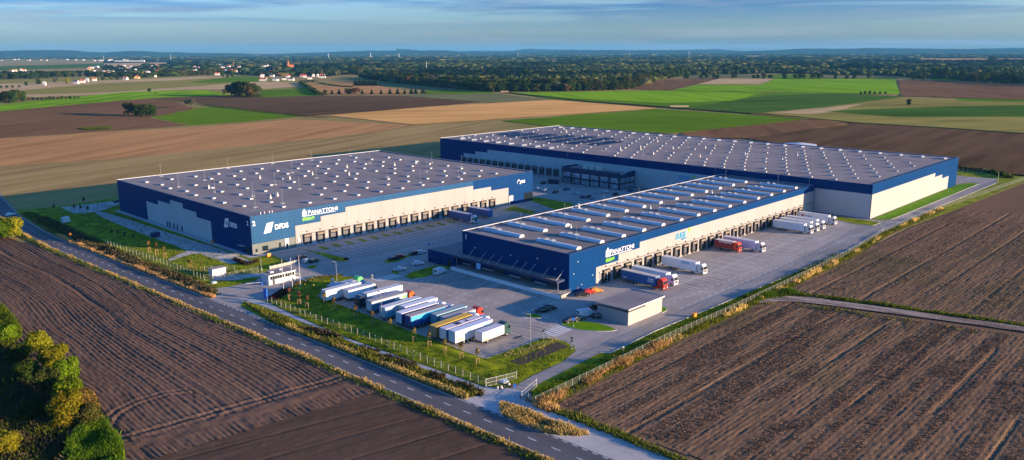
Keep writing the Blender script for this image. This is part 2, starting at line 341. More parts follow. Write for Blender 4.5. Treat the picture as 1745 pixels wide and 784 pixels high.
# ---- base ground to the horizon
f_base = dirt('pale stubble', (0.27, 0.19, 0.07), (0.36, 0.25, 0.10), 20, 0.05, 0.004, bump=0.05, big=0.003, c3=(0.17, 0.18, 0.04))
sheet('ground', [(-60000, -60000), (60000, -60000), (60000, 60000), (-60000, 60000)], -0.06, f_base)
f_brown = dirt('brown ploughed field', (0.135, 0.073, 0.034), (0.20, 0.108, 0.050), 35, 0.08, 0.006, bump=0.06, big=0.004)
f_dark = dirt('dark ploughed field', (0.080, 0.048, 0.024), (0.135, 0.080, 0.040), 5, 0.09, 0.006, bump=0.06, big=0.004)
f_pink = dirt('pinkish stubble', (0.36, 0.185, 0.070), (0.45, 0.235, 0.09), 30, 0.06, 0.004, bump=0.04)
f_tan = dirt('golden stubble', (0.60, 0.31, 0.09), (0.70, 0.38, 0.12), -40, 0.06, 0.004, bump=0.04)
f_ltan = dirt('light tan stubble', (0.42, 0.28, 0.13), (0.52, 0.36, 0.18), -20, 0.04, 0.004, bump=0.0)
f_olive = dirt('olive meadow', (0.20, 0.18, 0.04), (0.28, 0.24, 0.06), -30, 0.05, 0.006, bump=0.0)
f_green = dirt('green crop', (0.07, 0.15, 0.006), (0.12, 0.21, 0.01), -50, 0.10, 0.006, bump=0.0)
f_bright = dirt('bright green crop', (0.12, 0.27, 0.006), (0.20, 0.36, 0.01), 52, 0.06, 0.004, bump=0.0, big=0.002)
f_dgreen = dirt('deep green crop', (0.045, 0.105, 0.012), (0.07, 0.14, 0.018), -30, 0.06, 0.006, bump=0.0)
f_grey = dirt('grey green meadow', (0.12, 0.13, 0.05), (0.17, 0.17, 0.07), -30, 0.05, 0.006, bump=0.0)
zz = [0.0]
def fld(m, pts):
    zz[0] += 0.006
    q = pxy(pts); r = []
    for i, a in enumerate(q):
        b = q[(i+1) % len(q)]; L_ = math.hypot(b[0]-a[0], b[1]-a[1]); n = max(1, min(60, int(L_/14)))
        for k in range(n):
            x = a[0]+(b[0]-a[0])*k/n; y = a[1]+(b[1]-a[1])*k/n; o = 4.5*(float(vn(x*.035, y*.035, 3))-.5)+2.5*(float(vn(x*.11, y*.11, 6))-.5); r.append((x+o*(b[1]-a[1])/L_, y-o*(b[0]-a[0])/L_))
    return sheet('field', r, zz[0]*4-0.05, m)
fld(f_pink, [(-500,262),(-200,240),(0,236),(330,217),(500,203),(700,213),(640,226),(420,248),(200,270),(0,283),(-500,320)])
fld(f_brown, [(-500,215),(0,190),(96,181),(205,169.5),(263,168),(300,173),(320,181),(330,186),(257,201),(324,214),(0,236),(-500,262)])
fld(f_dark, [(270,167),(395,162),(560,163),(677,163),(836,173),(732,182),(540,197),(517,198.5),(363,181),(330,175)])
fld(f_green, [(257,200),(290,194),(330,186),(363,181),(517,198.5),(420,207),(324,214)])
fld(f_olive, [(-300,150),(0,136),(173,131),(385,129),(443,131),(513,139),(507,149),(443,153),(225,156),(96,168),(0,178),(-300,190)])
fld(f_ltan, [(-300,150),(0,143),(173,137),(260,134),(385,129),(400,131),(300,137),(173,142),(60,152),(0,158),(-300,170)])
fld(f_ltan, [(45,161),(180,158),(347,146),(430,140),(513,140),(507,148),(443,152),(300,153),(96,165),(45,166)])
fld(f_bright, [(-300,200),(0,179),(96,168),(225,156),(347,154),(400,162),(266,166.5),(96,181),(0,190),(-300,215)])
fld(f_green, [(321,141),(401,130),(443,131),(440,139.5),(360,142)])
fld(f_green, [(443,154),(520,150),(546,163),(446,166)])
fld(f_dgreen, [(-100,119),(0,113),(176,108),(177,114.5),(0,120),(-100,126)])
fld(f_ltan, [(177,108),(300,106),(300,111),(177,114)])
fld(f_pink, [(540,143),(620,141),(645,146),(700,158),(690,160),(560,160),(546,158),(515,143)])
fld(f_grey, [(643,137),(760,142),(815,156),(726,153),(640,144)])
fld(f_green, [(726,154),(830,156.5),(849,160),(726,160.5)])
fld(f_grey, [(677,163),(726,160.5),(849,160),(932,170),(836,175)])
fld(f_tan, [(560,197),(732,182),(942,170.5),(1125,185),(867,202),(705,213),(640,206)])
fld(f_green, [(856,206),(1120,186),(1274,196),(1371,204),(1270,215),(1145,228),(1060,225),(952,218)])
fld(f_green, [(867,158),(1140,154),(1200,157),(1424,160),(1300,185),(1274,193),(1140,184),(942,169.5)])
fld(f_bright, [(867,158.5),(1140,154.5),(1300,158),(1250,172),(1140,176),(980,168)])
fld(f_dgreen, [(1160,184),(1191,181),(1306,163),(1424,160),(1543,165),(1392,185),(1278,194)])
fld(f_bright, [(1141,155),(1192,144.5),(1295,145),(1320,134.5),(1525,135),(1535,161),(1424,159)])
fld(f_brown, [(1100,136),(1227,134.5),(1188,143.5),(1141,155),(1076,152)])
fld(f_ltan, [(1227,134),(1320,134),(1295,144.5),(1188,144)])
fld(f_grey, [(1166,126),(1525,129),(1528,134.5),(1166,134)])
fld(f_green, [(1300,127.5),(1400,128),(1400,134),(1310,134)])
fld(f_brown, [(1530,137),(1640,138),(1760,146),(2100,160),(2100,190),(1745,171),(1535,164)])
fld(f_green, [(1580,132),(1680,134),(1700,139),(1590,137)])
fld(f_olive, [(1299,193.5),(1385,185),(1539,167),(1745,172),(2200,195),(2200,262),(1745,228),(1464,210)])
fld(f_ltan, [(1310,192),(1395,186),(1470,178),(1420,192),(1380,196)])
fld(f_green, [(1621,168),(1745,171),(1900,178),(1745,175),(1640,173)])
fld(f_dgreen, [(1400,190),(1600,183),(1745,180),(2100,200),(2100,220),(1745,200),(1520,200)])
fld(f_brown, [(1163,227),(1371,205),(1457,210),(1335,228),(1270,237),(1150,236)])
fld(f_dark, [(1270,237),(1330,229),(1457,211),(1745,229),(2300,268),(2300,340),(1745,300),(1690,296),(1633,286)])
fld(f_pink, [(1570,99.5),(1760,100),(1760,105),(1640,106),(1560,103)])
fld(f_ltan, [(1420,108),(1560,109),(1560,111.5),(1440,111.5)])
for q_, mm_ in (([(700,117),(790,118),(785,119.5),(700,119)], f_olive), ([(1000,110),(1090,110.5),(1090,112),(1000,111.5)], f_ltan), ([(640,108),(720,108),(720,109.5),(640,109.5)], f_olive), ([(880,104),(960,104),(960,105.3),(880,105.3)], f_ltan), ([(1180,112),(1260,112.5),(1255,114.2),(1180,113.8)], f_green), ([(1330,113.5),(1400,114),(1400,116),(1330,115.6)], f_ltan), ([(1600,112),(1700,113),(1700,115.2),(1600,114.7)], f_olive)): fld(mm_, q_)
fld(f_green, [(1470,106.5),(1540,106.5),(1530,109),(1480,109)])
# dark ditches between the fields
f_ditch = dirt('weedy ditch', (0.03, 0.04, 0.015), (0.06, 0.07, 0.025), 0, 0.4, 0.1)
def ditch(pts, wd):
    q = [Vector(P(a, b)[:2]) for a, b in pts]; l, r = [], []
    for i, p in enumerate(q):
        d = (q[min(i+1, len(q)-1)]-q[max(i-1, 0)]).normalized(); nrm = Vector((-d.y, d.x))*wd/2
        l.append(tuple(p+nrm)); r.append(tuple(p-nrm))
    return sheet('ditch', l+r[::-1], zz[0]*4-0.03, f_ditch)
ditch([(263,168),(330,176),(363,181),(440,190),(520,198),(560,201)], 5)
ditch([(860,158),(1000,173),(1140,184),(1278,194),(1380,203),(1464,211),(1600,219),(1745,229),(1900,240)], 9)
ditch([(1141,155),(1300,158),(1424,160),(1545,165),(1745,171)], 6)
ditch([(1166,130),(1350,134),(1530,135),(1700,141)], 5)
ditch([(96,180),(205,167),(266,163),(330,158)], 4)
# ---- near left: ploughed field with true ridges
SUNX = 0.0
f_near = dirt('near dark soil', (0.066, 0.040, 0.027), (0.175, 0.108, 0.074), 88, 1.6, 0.16, contrast=(0.38, 0.66), bump=0.12, big=0.02, crumb=.5, cs=3.0)
f_nearR = dirt('near brown soil with crop rests', (0.100, 0.060, 0.036), (0.25, 0.155, 0.092), 0, 1.1, 0.16, contrast=(0.40, 0.66), bump=0.16, big=0.012, crumb=.6, cs=3.0, c3=(.075,.07,.03))
def inside(x, y, poly):
    r = np.zeros(x.shape, bool); n = len(poly)
    for i in range(n):
        x1, y1 = poly[i]; x2, y2 = poly[(i+1) % n]
        if y1 == y2: continue
        c = ((y1 > y) != (y2 > y)) & (x < (x2-x1)*(y-y1)/(y2-y1)+x1); r ^= c
    return r
def relief(name, poly, du, dv, hf, m):
    xs = [p[0] for p in poly]; ys = [p[1] for p in poly]
    X, Y = np.meshgrid(np.arange(min(xs), max(xs)+du, du), np.arange(min(ys), max(ys)+dv, dv))
    Z = hf(X, Y); V = np.stack([X.ravel(), Y.ravel(), Z.ravel()], 1); ny, nx = X.shape
    I = np.arange(ny*nx).reshape(ny, nx); Fq = np.stack([I[:-1, :-1], I[:-1, 1:], I[1:, 1:], I[1:, :-1]], -1).reshape(-1, 4)
    cx = X[:-1, :-1].ravel()+du/2; cy = Y[:-1, :-1].ravel()+dv/2; Fq = Fq[inside(cx, cy, poly)]
    used = np.unique(Fq); mp = np.zeros(len(V), int); mp[used] = np.arange(len(used))
    me = npmesh(name, V[used], mp[Fq], [m], smooth=True); o = link(name, me); tag(o, kind='structure'); return o
def road_c(v):         # centre line of the country road
    return float(np.interp(v, [-130, -50, 91, 207, 270, 340, 375, 420, 480, 600], [114, 111.3, 106.3, 102.2, 99.5, 96.8, 97, 100, 108, 128]))
def hL(X, Y):
    s = X - 3.0*np.sin((Y-150)/55) + 7.0*(vn(X*0.03, Y*0.018, 3)-.5) + 1.5*(vn(X*.1, Y*.05, 13)-.5) - 0.0008*(Y-200)**2*(X < 300)*0.3
    h = 0.058*np.sin(s*2*np.pi/1.1+3*(vn(X*.05,Y*.03,33)))*(0.2+1.4*vn(X*0.15,Y*0.03,9)) + 0.12*(vn(s*1.3, Y*0.08, 5)-.5) + 0.22*(vn(s*0.35, Y*0.02, 8)-.5) + 0.14*(vn(X*1.6, Y*1.1, 2)-.5)
    deep = np.clip((vn(s*0.45+4, Y*0.006, 12)-.72)/.1, 0, 1); h = h-0.2*deep
    # wheel tracks: the turning loop and the headland
    for cx, cy, r0 in ((62, 160, 11.5), (62, 160, 9.6)):
        d = np.hypot((X-cx)*0.9, (Y-cy)*1.0); k = np.exp(-((d-r0)/0.35)**2)*(X-cx < 8); h = h-0.24*k+0.12*np.exp(-((d-r0-0.8)/0.4)**2)*(X-cx < 8)
    for off, sg in ((0, 1), (2.2, 1)):
        d = Y-(152.5-0.12*(X-60))-off; h = h-0.28*np.exp(-(d/0.45)**2)+0.16*np.exp(-((d-1)/0.5)**2)
    hd = np.exp(-((Y-(149.5-0.12*(X-60)))/3.0)**2); h = h*(1-hd)+hd*(0.35*(vn(X*0.45, Y*0.9, 21)-.5)+0.05)
    e = np.minimum(1, np.maximum(0, (X-46)/4+.4)); return h*0.9*e+0.28
relief('field', [(98.7, 150), (97.5, 210), (95, 262), (91.7, 330), (84, 378), (60, 400), (20, 420), (-20, 420), (30, 300), (46, 245), (46, 190), (40, 165), (36, 145), (98.6, 137)], 0.22, 0.7, hL, f_near)
def hL2(X, Y):
    a = R(-13); s = -X*math.sin(a)+Y*math.cos(a)
    return 0.035*np.sin(s*2*np.pi/0.75)+0.05*(vn(X*0.8, Y*0.8, 4)-.5)-0.08*np.exp(-((np.mod(s, 9.0)-4.5)/0.35)**2)+0.14
f_near2 = dirt('near smooth soil', (0.066, 0.042, 0.029), (0.112, 0.072, 0.050), -13, 1.2, 0.05, contrast=(0.36, 0.66), bump=0.05, big=0.02)
relief('field', [(99.0, 146), (36, 146), (36, 60), (104, 60), (101.6, 100)], 0.5, 0.35, hL2, f_near2)
sheet('soil', [(106, 62), (20, 62), (20, -200), (114, -200)], 0.0, f_near2)
sheet('soil', [(99.5, 60), (98.6, 150), (95.5, 262), (92, 330), (86, 376), (60, 402), (0, 440), (-300, 440), (-300, 60)], -0.045, f_near2)
# ---- near right
def hR(X, Y):
    s = Y+0.6*(vn(X*0.02, Y*0.05, 3)-.5)
    h = 0.03*np.sin(s*2*np.pi/1.1)+0.09*(vn(X*0.16, s*1.5, 5)-.5)+0.08*(vn(X*0.012, s*0.6, 8)-.5)+0.13*(vn(X*1.3, Y*1.8, 2)-.5)
    return h*0.9+0.10-0.28*np.exp(-((np.mod(s+3, 13.7)-6)/0.35)**2)*(vn(X*0.02, s*0.1, 4) > 0.35)
yl = lambda x: 104.0 if x < 190 else 105.0
relief('field', [(117, 103.5), (130, 104.5), (196, 106.5), (222, 106), (228, 88), (238, 42), (250, -30), (150, -60), (118, -60), (124, 40), (121, 80)], 0.55, 0.30, hR, f_nearR)
relief('field', [(236, 106), (300, 107.5), (360, 108), (420, 104), (420, 20), (252, 20), (243, 66)], 0.8, 0.32, hR, f_nearR)
sheet('soil', [(116, 104), (300, 107.5), (360, 109), (420, 106), (520, 101.5), (600, 100), (1500, 80), (1500, -400), (110, -400), (117, 40)], 0.0, f_nearR)
f_track = dirt('pale dirt track', (0.11, 0.07, 0.045), (0.36, 0.29, 0.24), -75, 0.7, 0.08, contrast=(0.46, 0.62), bump=0.05, big=0.03)
sheet('dirt_track', chaikin([(214,107),(224.5,100),(230,84),(238.5,55),(246.5,20),(252,-30),(257,-30),(251,20),(243,56),(235,86),(232,99),(224,107)], 1), 0.36, f_track)
# ---- site lawn, paving, roads
sheet('lawn', [(103.5, 60), (106.5, 100), (118, 106.3), (196, 107.6), (296, 109), (345, 110.5), (417, 106.5), (520, 103.5), (548, 104), (556, 116), (556, 150), (540, 270), (470, 440), (160, 436), (123, 431), (104.5, 437), (101, 425), (99.8, 375), (100, 340), (102.5, 270), (105.5, 207), (108, 140)], 0.02, m_lawn)
ZP = 0.06
yard = pxy([(306,490.4),(326,492),(349,493),(392,488.7),(435,479),(455,462),(466,456)]) + pxy([(491,446.5),(464,434.5),(431,439)]) + [(141, 271), (295, 271), (297, 300), (300, 432), (363, 432), (363.5, 140), (186, 140), (174.9, 114.8)] + \
       pxy([(1040,602),(1024,601),(915,656),(900,667),(868,664),(905,642),(961,615),(981,598)]) + \
       pxy([(980,590),(965,581),(937,575.5),(923,577.5),(827,612),(541,505),(592,479),(607,471.5),(568,472),(523,480),(490,491),(468,505),(456,514),(440,511),(428,508.5),(414,514.7),(405,530)])
sheet('pavement', yard, ZP, m_conc)
sheet('pavement', [(172, 115.2), (205, 113.8), (296, 112.4), (343, 114.6), (417, 114.4), (514, 113.1), (530, 117), (528, 150), (505, 156), (492, 150), (492, 129), (506, 124), (506, 122), (364, 122), (364, 141), (172, 141)], ZP+0.003, m_conc)
# country road
vs = [-130, -80, -30, 20, 60, 100, 140, 180, 220, 260, 300, 340, 360, 380, 400, 420, 440, 470, 500, 560]
def strip(v0, v1, o0, o1, z, m, name='road'):
    q = [v0]+[v for v in vs if v0 < v < v1]+[v1]
    return sheet(name, [(road_c(v)+o0, v) for v in q]+[(road_c(v)+o1, v) for v in q[::-1]], z, m)
strip(-130, 560, -3.9, 3.9, 0.085, m_asph)
strip(-130, 500, -3.55, -3.42, 0.09, m_line, 'road_markings'); strip(118, 190, 3.42, 3.55, 0.09, m_line, 'road_markings'); strip(225, 500, 3.42, 3.55, 0.09, m_line, 'road_markings')
mk = MB()
v = -120.0
while v < 430:
    c0, c1 = road_c(v), road_c(v+2.2); mk.add([(c0-.09, v, .092), (c0+.09, v, .092), (c1+.09, v+2.2, .092), (c1-.09, v+2.2, .092)], [(0, 1, 2, 3)]); v += 6.0
for a, b in ((72, 118), (190, 225)):
    v = float(a)
    while v < b:
        c0, c1 = road_c(v)+3.5, road_c(v+1.2)+3.5; mk.add([(c0-.09, v, .092), (c0+.09, v, .092), (c1+.09, v+1.2, .092), (c1-.09, v+1.2, .092)], [(0, 1, 2, 3)]); v += 2.4
o = mk.build('road_markings', m_line); tag(o, kind='structure')
# junction apron in front of the guard house, side path, lower apron
sheet('pavement', [(104.0, 190), (104.5, 228), (106.2, 232)]+pxy([(320,492),(349,493),(392,488.7),(414,500),(431,507.7),(414,514.7),(410,522)])+[(106, 192)], ZP+0.006, m_conc)
sheet('path', pxy([(428,508),(456,516),(579.6,572),(661,601),(740,629),(827,660.5),(812,671),(743.8,636),(654,606),(560,567),(510,547),(440,519),(418,514)]), ZP+0.004, m_path)
sheet('pavement', pxy([(774.8,679),(800,678),(824,673),(812,668),(827,660),(868,662),(905,668),(914,693),(991,720.7),(1053,745.5),(1146,782.6)])+[(121, 20), (122, -60), (115.5, -60), (111.5, 20), (108.2, 82)], ZP+0.008, m_path)
# footpaths beside the left hall
sheet('path', chaikin(pxy([(157,359),(176,361),(240,381),(308.7,404),(393,430),(410,443),(407,448),(387,450),(362,440),(334,431),(310,438),(292,445),(284,443),(310,431),(322,427),(240,398),(172,370)]), 1), ZP+0.002, m_path)
sheet('pavement', pxy([(104,353.7),(206,341),(212,344),(180,357),(157,362),(126,364)]), ZP, m_path)
sheet('pavement', [(138.2, 268.9), (140.8, 268.9), (140.8, 399), (138.2, 399)], ZP+0.012, m_kerb)
sheet('pavement', [(138.2, 267.6), (158, 267.6), (158, 270.5), (138.2, 270.5)], ZP+0.016, m_kerb)
sheet('pavement', pxy([(362,436),(400,444),(420,452),(432,447),(405,437),(375,428)]), ZP+0.01, m_path)
sheet('pavement', pxy([(360,478),(365,470),(440,466),(450,470),(400,478)]), ZP+0.01, m_path)
# grass islands with kerbs
for pts, mm, sm in [
    ([(513,424.6),(528,427),(594,441),(594.6,443),(590,446.5),(575,447.5),(544.5,434.4)], m_lawn, 1),
    ([(519.5,456.5),(530,453),(541,452),(541,456),(530,459.5)], m_lawn, 2),
    ([(651,447.5),(660,443.5),(672,440.5),(690,436),(748,424.5),(748,427.5),(735,427.5),(700,437),(676,447.5),(660,449)], m_lawn, 1),
    ([(664,464),(672,461),(683,466),(676,469.5)], m_lawn, 2),
    ([(681.7,471),(745,451),(769,454),(769,458),(708,479)], m_lawn, 1),
    ([(905,337),(911,335.5),(978.5,347.5),(975,354),(945,358),(905,343)], m_lawn, 0),
    ([(860.6,357),(874,351.5),(915,361.5),(905,366.5)], m_lawn, 0),
    ([(954.4,553),(958,549),(1006.7,547.6),(1055,562.5),(1040,565.5),(1009,565.3),(977,561.5)], m_lawn2, 1),
    ([(893,537.5),(905,534.5),(927,540),(920,543.5),(903,541)], m_lawn2, 1),
    ([(1124.8,522.5),(1137,526),(1136,531),(1125,535)], m_lawn2, 1),
    ([(1400,369),(1422.8,368.4),(1484,377),(1501,380),(1487.6,385.2),(1455,382)], m_lawn, 0)]:
    raised('lawn', pxy(pts), ZP-0.02, ZP+0.13, mm, sm)
raised('lawn', [(365.5, 127.2), (492, 127.2), (503, 122.5), (505, 120.5), (502, 119.3), (495, 119.3), (378, 120.2), (369, 120.5)], ZP-0.02, ZP+0.13, m_lawn2, 0)
for k in range(18):
    u = 165.6+6*k
    if k in (13, 15, 16): continue
    sheet('lawn', [(u-.9, 264), (u+1.1, 264), (u+.9, 258.3), (u-1.1, 258.3)], ZP+0.02, m_lawn)
lot_lawn = pxy([(456,513),(468,504),(490,490.5),(523,479.6),(568,472),(607,471),(592,479.5),(541,505.5),(827,612.5),(923,578),(937,576.5),(965,584),(980,592),(980,598),(961,616),(905,641),(868,661),(827,659),(740,628),(661,600),(579.6,571),(480,527)])
sheet('lawn', lot_lawn, ZP+0.10, m_lawn)
# grassy bank along the lower edge, lit by the sun
def bank(name, line, wd, h, m, du=1.2):
    q = [Vector(p) for p in line]; pts = []
    for a, b in zip(q[:-1], q[1:]):
        n = max(1, int((b-a).length/du)); pts += [a+(b-a)*i/n for i in range(n)]
    pts.append(q[-1]); prof = [(-1, 0), (-.62, .55), (-.28, .95), (0, 1), (.3, .9), (.65, .5), (1, 0)]; V = []
    for i, p in enumerate(pts):
        d = (pts[min(i+1, len(pts)-1)]-pts[max(i-1, 0)]).normalized(); nn = Vector((-d.y, d.x))
        for a, z in prof:
            e = min(1, i/3, (len(pts)-1-i)/3); V.append((p.x+nn.x*a*wd/2, p.y+nn.y*a*wd/2, 0.05+z*h*e*(0.92+0.14*rnd.random())))
    k = len(prof); Fq = [(i*k+j, i*k+j+1, (i+1)*k+j+1, (i+1)*k+j) for i in range(len(pts)-1) for j in range(k-1)]
    me = npmesh(name, V, Fq, [m], smooth=True); return tag(link(name, me), kind='structure')
bank('grass_bank', pxy([(560,523),(620,546),(700,577),(770,601),(826,622),(845,626),(872,622)]), 4.6, 0.42, m_lawn)
sheet('planting_bed', pxy([(868,618),(890,623),(969,592),(950,583.5)]), ZP+0.16, m_soil)
# yard markings
mk = MB(); zk = ZP+0.014
def ln(x0, y0, x1, y1, wd=0.14):
    wd = max(wd, .2) if wd < .3 else wd
    d = Vector((x1-x0, y1-y0)).normalized(); n = Vector((-d.y, d.x))*wd/2
    mk.add([(x0-n.x, y0-n.y, zk), (x1-n.x, y1-n.y, zk), (x1+n.x, y1+n.y, zk), (x0+n.x, y0+n.y, zk)], [(0, 1, 2, 3)])
for k in range(26):
    u = 199.6+6*k
    if u > 212: ln(u, 142, u, 122.5+4, 0.13); ln(u-3+0.9, 142, u-3+0.9, 127.5, 0.11)
    if k > 2: ln(u+1.2, 142, u+4.8, 142, 0.13)
ln(212, 134.2, 352, 134.2, 0.16)
def dash(x0, y0, x1, y1, a, g, wd=0.14):
    d = Vector((x1-x0, y1-y0)); n = d.length; d.normalize(); t = 0
    while t+a < n: ln(x0+d.x*t, y0+d.y*t, x0+d.x*(t+a), y0+d.y*(t+a), wd); t += a+g
dash(196, 125.2, 470, 122.0, 2, 1.6); dash(196, 120.6, 470, 118.6, 2, 2.0)
dash(160, 226.5, 262, 237.5, 2, 1.6); dash(157, 235, 262, 243, 1.5, 1.5)
for k in range(35): ln(165+3*k*0.98, 256, 165+3*k*0.98, 243, 0.11)
ln(160, 256.5, 268, 256.5, 0.11)
dash(158.5, 137, 157.5, 208, 1.6, 1.6); dash(163, 136, 162, 208, 1.6, 1.8)
for k in range(7): ln(153.0+k*1.15, 131.2+k*0.1, 153.0+k*1.15, 136.4+k*0.1, 0.55)
for k in range(8): ln(152.6+k*1.2, 207.6, 152.6+k*1.2, 211.8, 0.55)
ln(146.8, 131.5, 148, 175, 0.14)
for k in range(9): ln(176.6, 154+5.5*k, 170.5, 154+5.5*k, 0.1)
dash(110, 236, 141, 229.5, 2.5, 0.4, 0.13)
for k in range(12): ln(318+3*k, 262+0.3*k, 318+3*k, 267, 0.1)
ln(176.3, 151.2, 152.5+8, 151.2, 0.35)
o = mk.build('road_markings', m_line); tag(o, kind='structure')
def kerbline(pts):
    q = [Vector(P(*p)) for p in pts]; k = MB()
    for a, b in zip(q[:-1], q[1:]):
        d = (b-a).normalized(); n = Vector((-d.y, d.x, 0))*.14
        k.add([(a-n)[:], (b-n)[:], (b+n)[:], (a+n)[:]]+[(p+Vector((0, 0, .17)))[:] for p in (a-n, b-n, b+n, a+n)], [(0,1,5,4),(1,2,6,5),(2,3,7,6),(3,0,4,7),(4,5,6,7)])
    tag(k.build('kerb', m_kerb), kind='structure')
kerbline([(1022,601),(1040,602),(1117,564),(1220,522),(1437,430),(1504,394),(1601,352),(1698,312)])
kerbline([(592,479),(541,505),(827,612),(923,577.5),(937,575.5),(965,583),(980,594)]); kerbline([(470,504),(490,491),(523,480),(568,472),(607,471.5)])
# oil and tyre marks in the lorry park
m_stain = mat('oil stain', (0.05, 0.045, 0.045), 0.6)
sheet('oil_stain', chaikin([(143.8,138.3),(145,137.8),(147,138),(147.6,138.7),(146,139.1),(144.5,139.2)], 2), ZP+0.018, m_stain)
tk = MB()
for r0 in (9.0, 11.2):
    pr = None
    for i in range(16):
        a = R(-20+i*8); p = (147+r0*math.cos(a)*0.9-2, 138+r0*math.sin(a)*1.3)
        if pr:
            d = Vector((p[0]-pr[0], p[1]-pr[1])).normalized(); n = Vector((-d.y, d.x))*0.13
            tk.add([(pr[0]-n.x, pr[1]-n.y, ZP+.018), (p[0]-n.x, p[1]-n.y, ZP+.018), (p[0]+n.x, p[1]+n.y, ZP+.018), (pr[0]+n.x, pr[1]+n.y, ZP+.018)], [(0, 1, 2, 3)])
        pr = p
tag(tk.build('tyre_marks', mat('tyre marks', (0.10, 0.096, 0.095), 0.8)), kind='structure')
# far hills
def hills(dist, hmax, seed, a0, a1, mcol):
    n = 260; V = []; Fq = []
    for i in range(n+1):
        t = R(a0+(a1-a0)*i/n); h = hmax*(0.25+0.75*float(vn(i*0.045, seed, seed)))*(0.75+0.5*float(vn(i*0.16, seed+3, seed)))+6*float(vn(i*0.9, 1, seed))
        for rr, z in ((dist-1500, -1), (dist-500, h*0.75), (dist, h), (dist+2500, -1)):
            V.append((rr*math.cos(t), rr*math.sin(t), z))
    for i in range(n):
        for j in range(3): Fq.append((i*4+j, i*4+j+1, (i+1)*4+j+1, (i+1)*4+j))
    return tag(link('hills', npmesh('hills', V, Fq, [mcol])), kind='structure')
m_far = mat('distant woods', (0.018, 0.035, 0.022), 0.95, col2=(0.035, 0.055, 0.028), vscale=0.004, detail=6, spec=0.0)
deg0 = math.degrees(math.atan2(Fw.y, Fw.x))
hills(19000, 150, 4, deg0-42, deg0+8, m_far)
hills(15500, 110, 9, deg0-42, deg0+42, m_far)
# ================================================================== BUILDINGS
def facade(parent, name, pts, plane, c, m, th=0.10, flip=-1):
    """pts (s,z) on the wall plane; plane 'y': wall facing -y at y=c ; plane 'x': wall facing -x at x=c"""
    b = MB(); b.prism(pts, c, c-th, 'y' if plane == 'y' else 'x', 0); return b.build(name, m, parent)
def text(name, body, m, parent, loc, size, face='y', ext=0.06, shear=0.0, sx=1.0, bold=0.0):
    cu = bpy.data.curves.new(name, 'FONT'); cu.body = body; cu.size = size; cu.extrude = ext; cu.shear = shear; cu.offset = bold
    o = link(name, cu); bpy.context.view_layer.update()
    me = bpy.data.meshes.new_from_object(o.evaluated_get(bpy.context.evaluated_depsgraph_get())); bpy.data.objects.remove(o); me.materials.clear(); me.materials.append(m)
    o = link(name, me, parent); o.location = loc
    rz = {'y': 0, 'x': -math.pi/2, 'py': math.pi}[face]
    o.rotation_euler = (math.pi/2, 0, rz); o.scale = (sx, 1, 1); return o
m_door = mat('dock door', (0.055, 0.065, 0.085), 0.5)
m_shel = mat('dock shelter tarp', (0.05, 0.045, 0.042), 0.8)
m_shel2 = mat('dock head curtain', (0.20, 0.165, 0.13), 0.8)
def dock_meshes():
    a = MB()   # shelter frame
    a.box(-1.75, -1.45, -0.8, 0, 0.9, 4.3); a.box(1.45, 1.75, -0.8, 0, 0.9, 4.3); a.box(-1.75, 1.75, -0.8, 0, 4.3, 4.6)
    h = MB(); h.box(-1.45, 1.45, -0.72, -0.62, 3.6, 4.3)
    d = MB(); d.box(-1.45, 1.45, -0.10, 0, 0.9, 4.3); d.box(-1.2, 1.2, -0.14, -0.1, 3.0, 3.25, 1)
    r = MB(); r.box(-1.1, 1.1, -0.55, 0, 0.85, 1.12); r.box(-1.25, -0.95, -0.75, 0, 0.35, 1.0); r.box(0.95, 1.25, -0.75, 0, 0.35, 1.0)
    l = MB(); l.box(-0.16, 0.16, -0.35, 0, 5.35, 5.75)
    return [('dock_shelter', a.mesh('dock_shelter', m_shel)), ('head_curtain', h.mesh('head_curtain', m_shel2)),
            ('dock_door', d.mesh('dock_door', [m_door, m_glass])), ('dock_ramp', r.mesh('dock_ramp', m_rub)), ('dock_lamp', l.mesh('dock_lamp', m_dark))]
DM = dock_meshes()
def dock(parent, loc, rz=0):
    s = None
    for n, me in DM:
        if n in ('dock_shelter', 'dock_door', 'dock_lamp'):
            o = link(n, me, parent, loc); o.rotation_euler.z = rz
            if n == 'dock_shelter': s = o
        else: link(n, me, s)
def rods(parent, pts, z, h=5.0):
    b = MB(); b.tube((0, 0, 0), (0, 0, h), 0.045, 5); 
    for a in (0, 2.1, 4.2): b.box(math.cos(a)*.7-.16, math.cos(a)*.7+.16, math.sin(a)*.7-.16, math.sin(a)*.7+.16, 0, .14); b.tube((math.cos(a)*.7, math.sin(a)*.7, .1), (0, 0, 1.2), .03, 4)
    me = b.mesh('lightning_rod', m_metal)
    for x, y in pts: link('lightning_rod', me, parent, (x, y, z))
def hatch_mesh(w=1.15, l=1.15, h=0.55):
    b = MB(); b.box(-l/2, l/2, -w/2, w/2, 0, h*0.7); b.box(-l/2-.08, l/2+.08, -w/2-.08, w/2+.08, h*0.7, h, 1, 0.06); return b.mesh('roof_hatch', [m_trimw, m_hatch])
def vents(parent, pts, z):
    b = MB(); b.box(-.35, .35, -.35, .35, 0, .9); b.cyl((0, 0, .9), .28, .7, n=10); b.cyl((0, 0, 1.6), .42, .2, n=10, r2=.1)
    me = b.mesh('roof_fan', m_trimw)
    for x, y in pts: link('roof_fan', me, parent, (x, y, z))
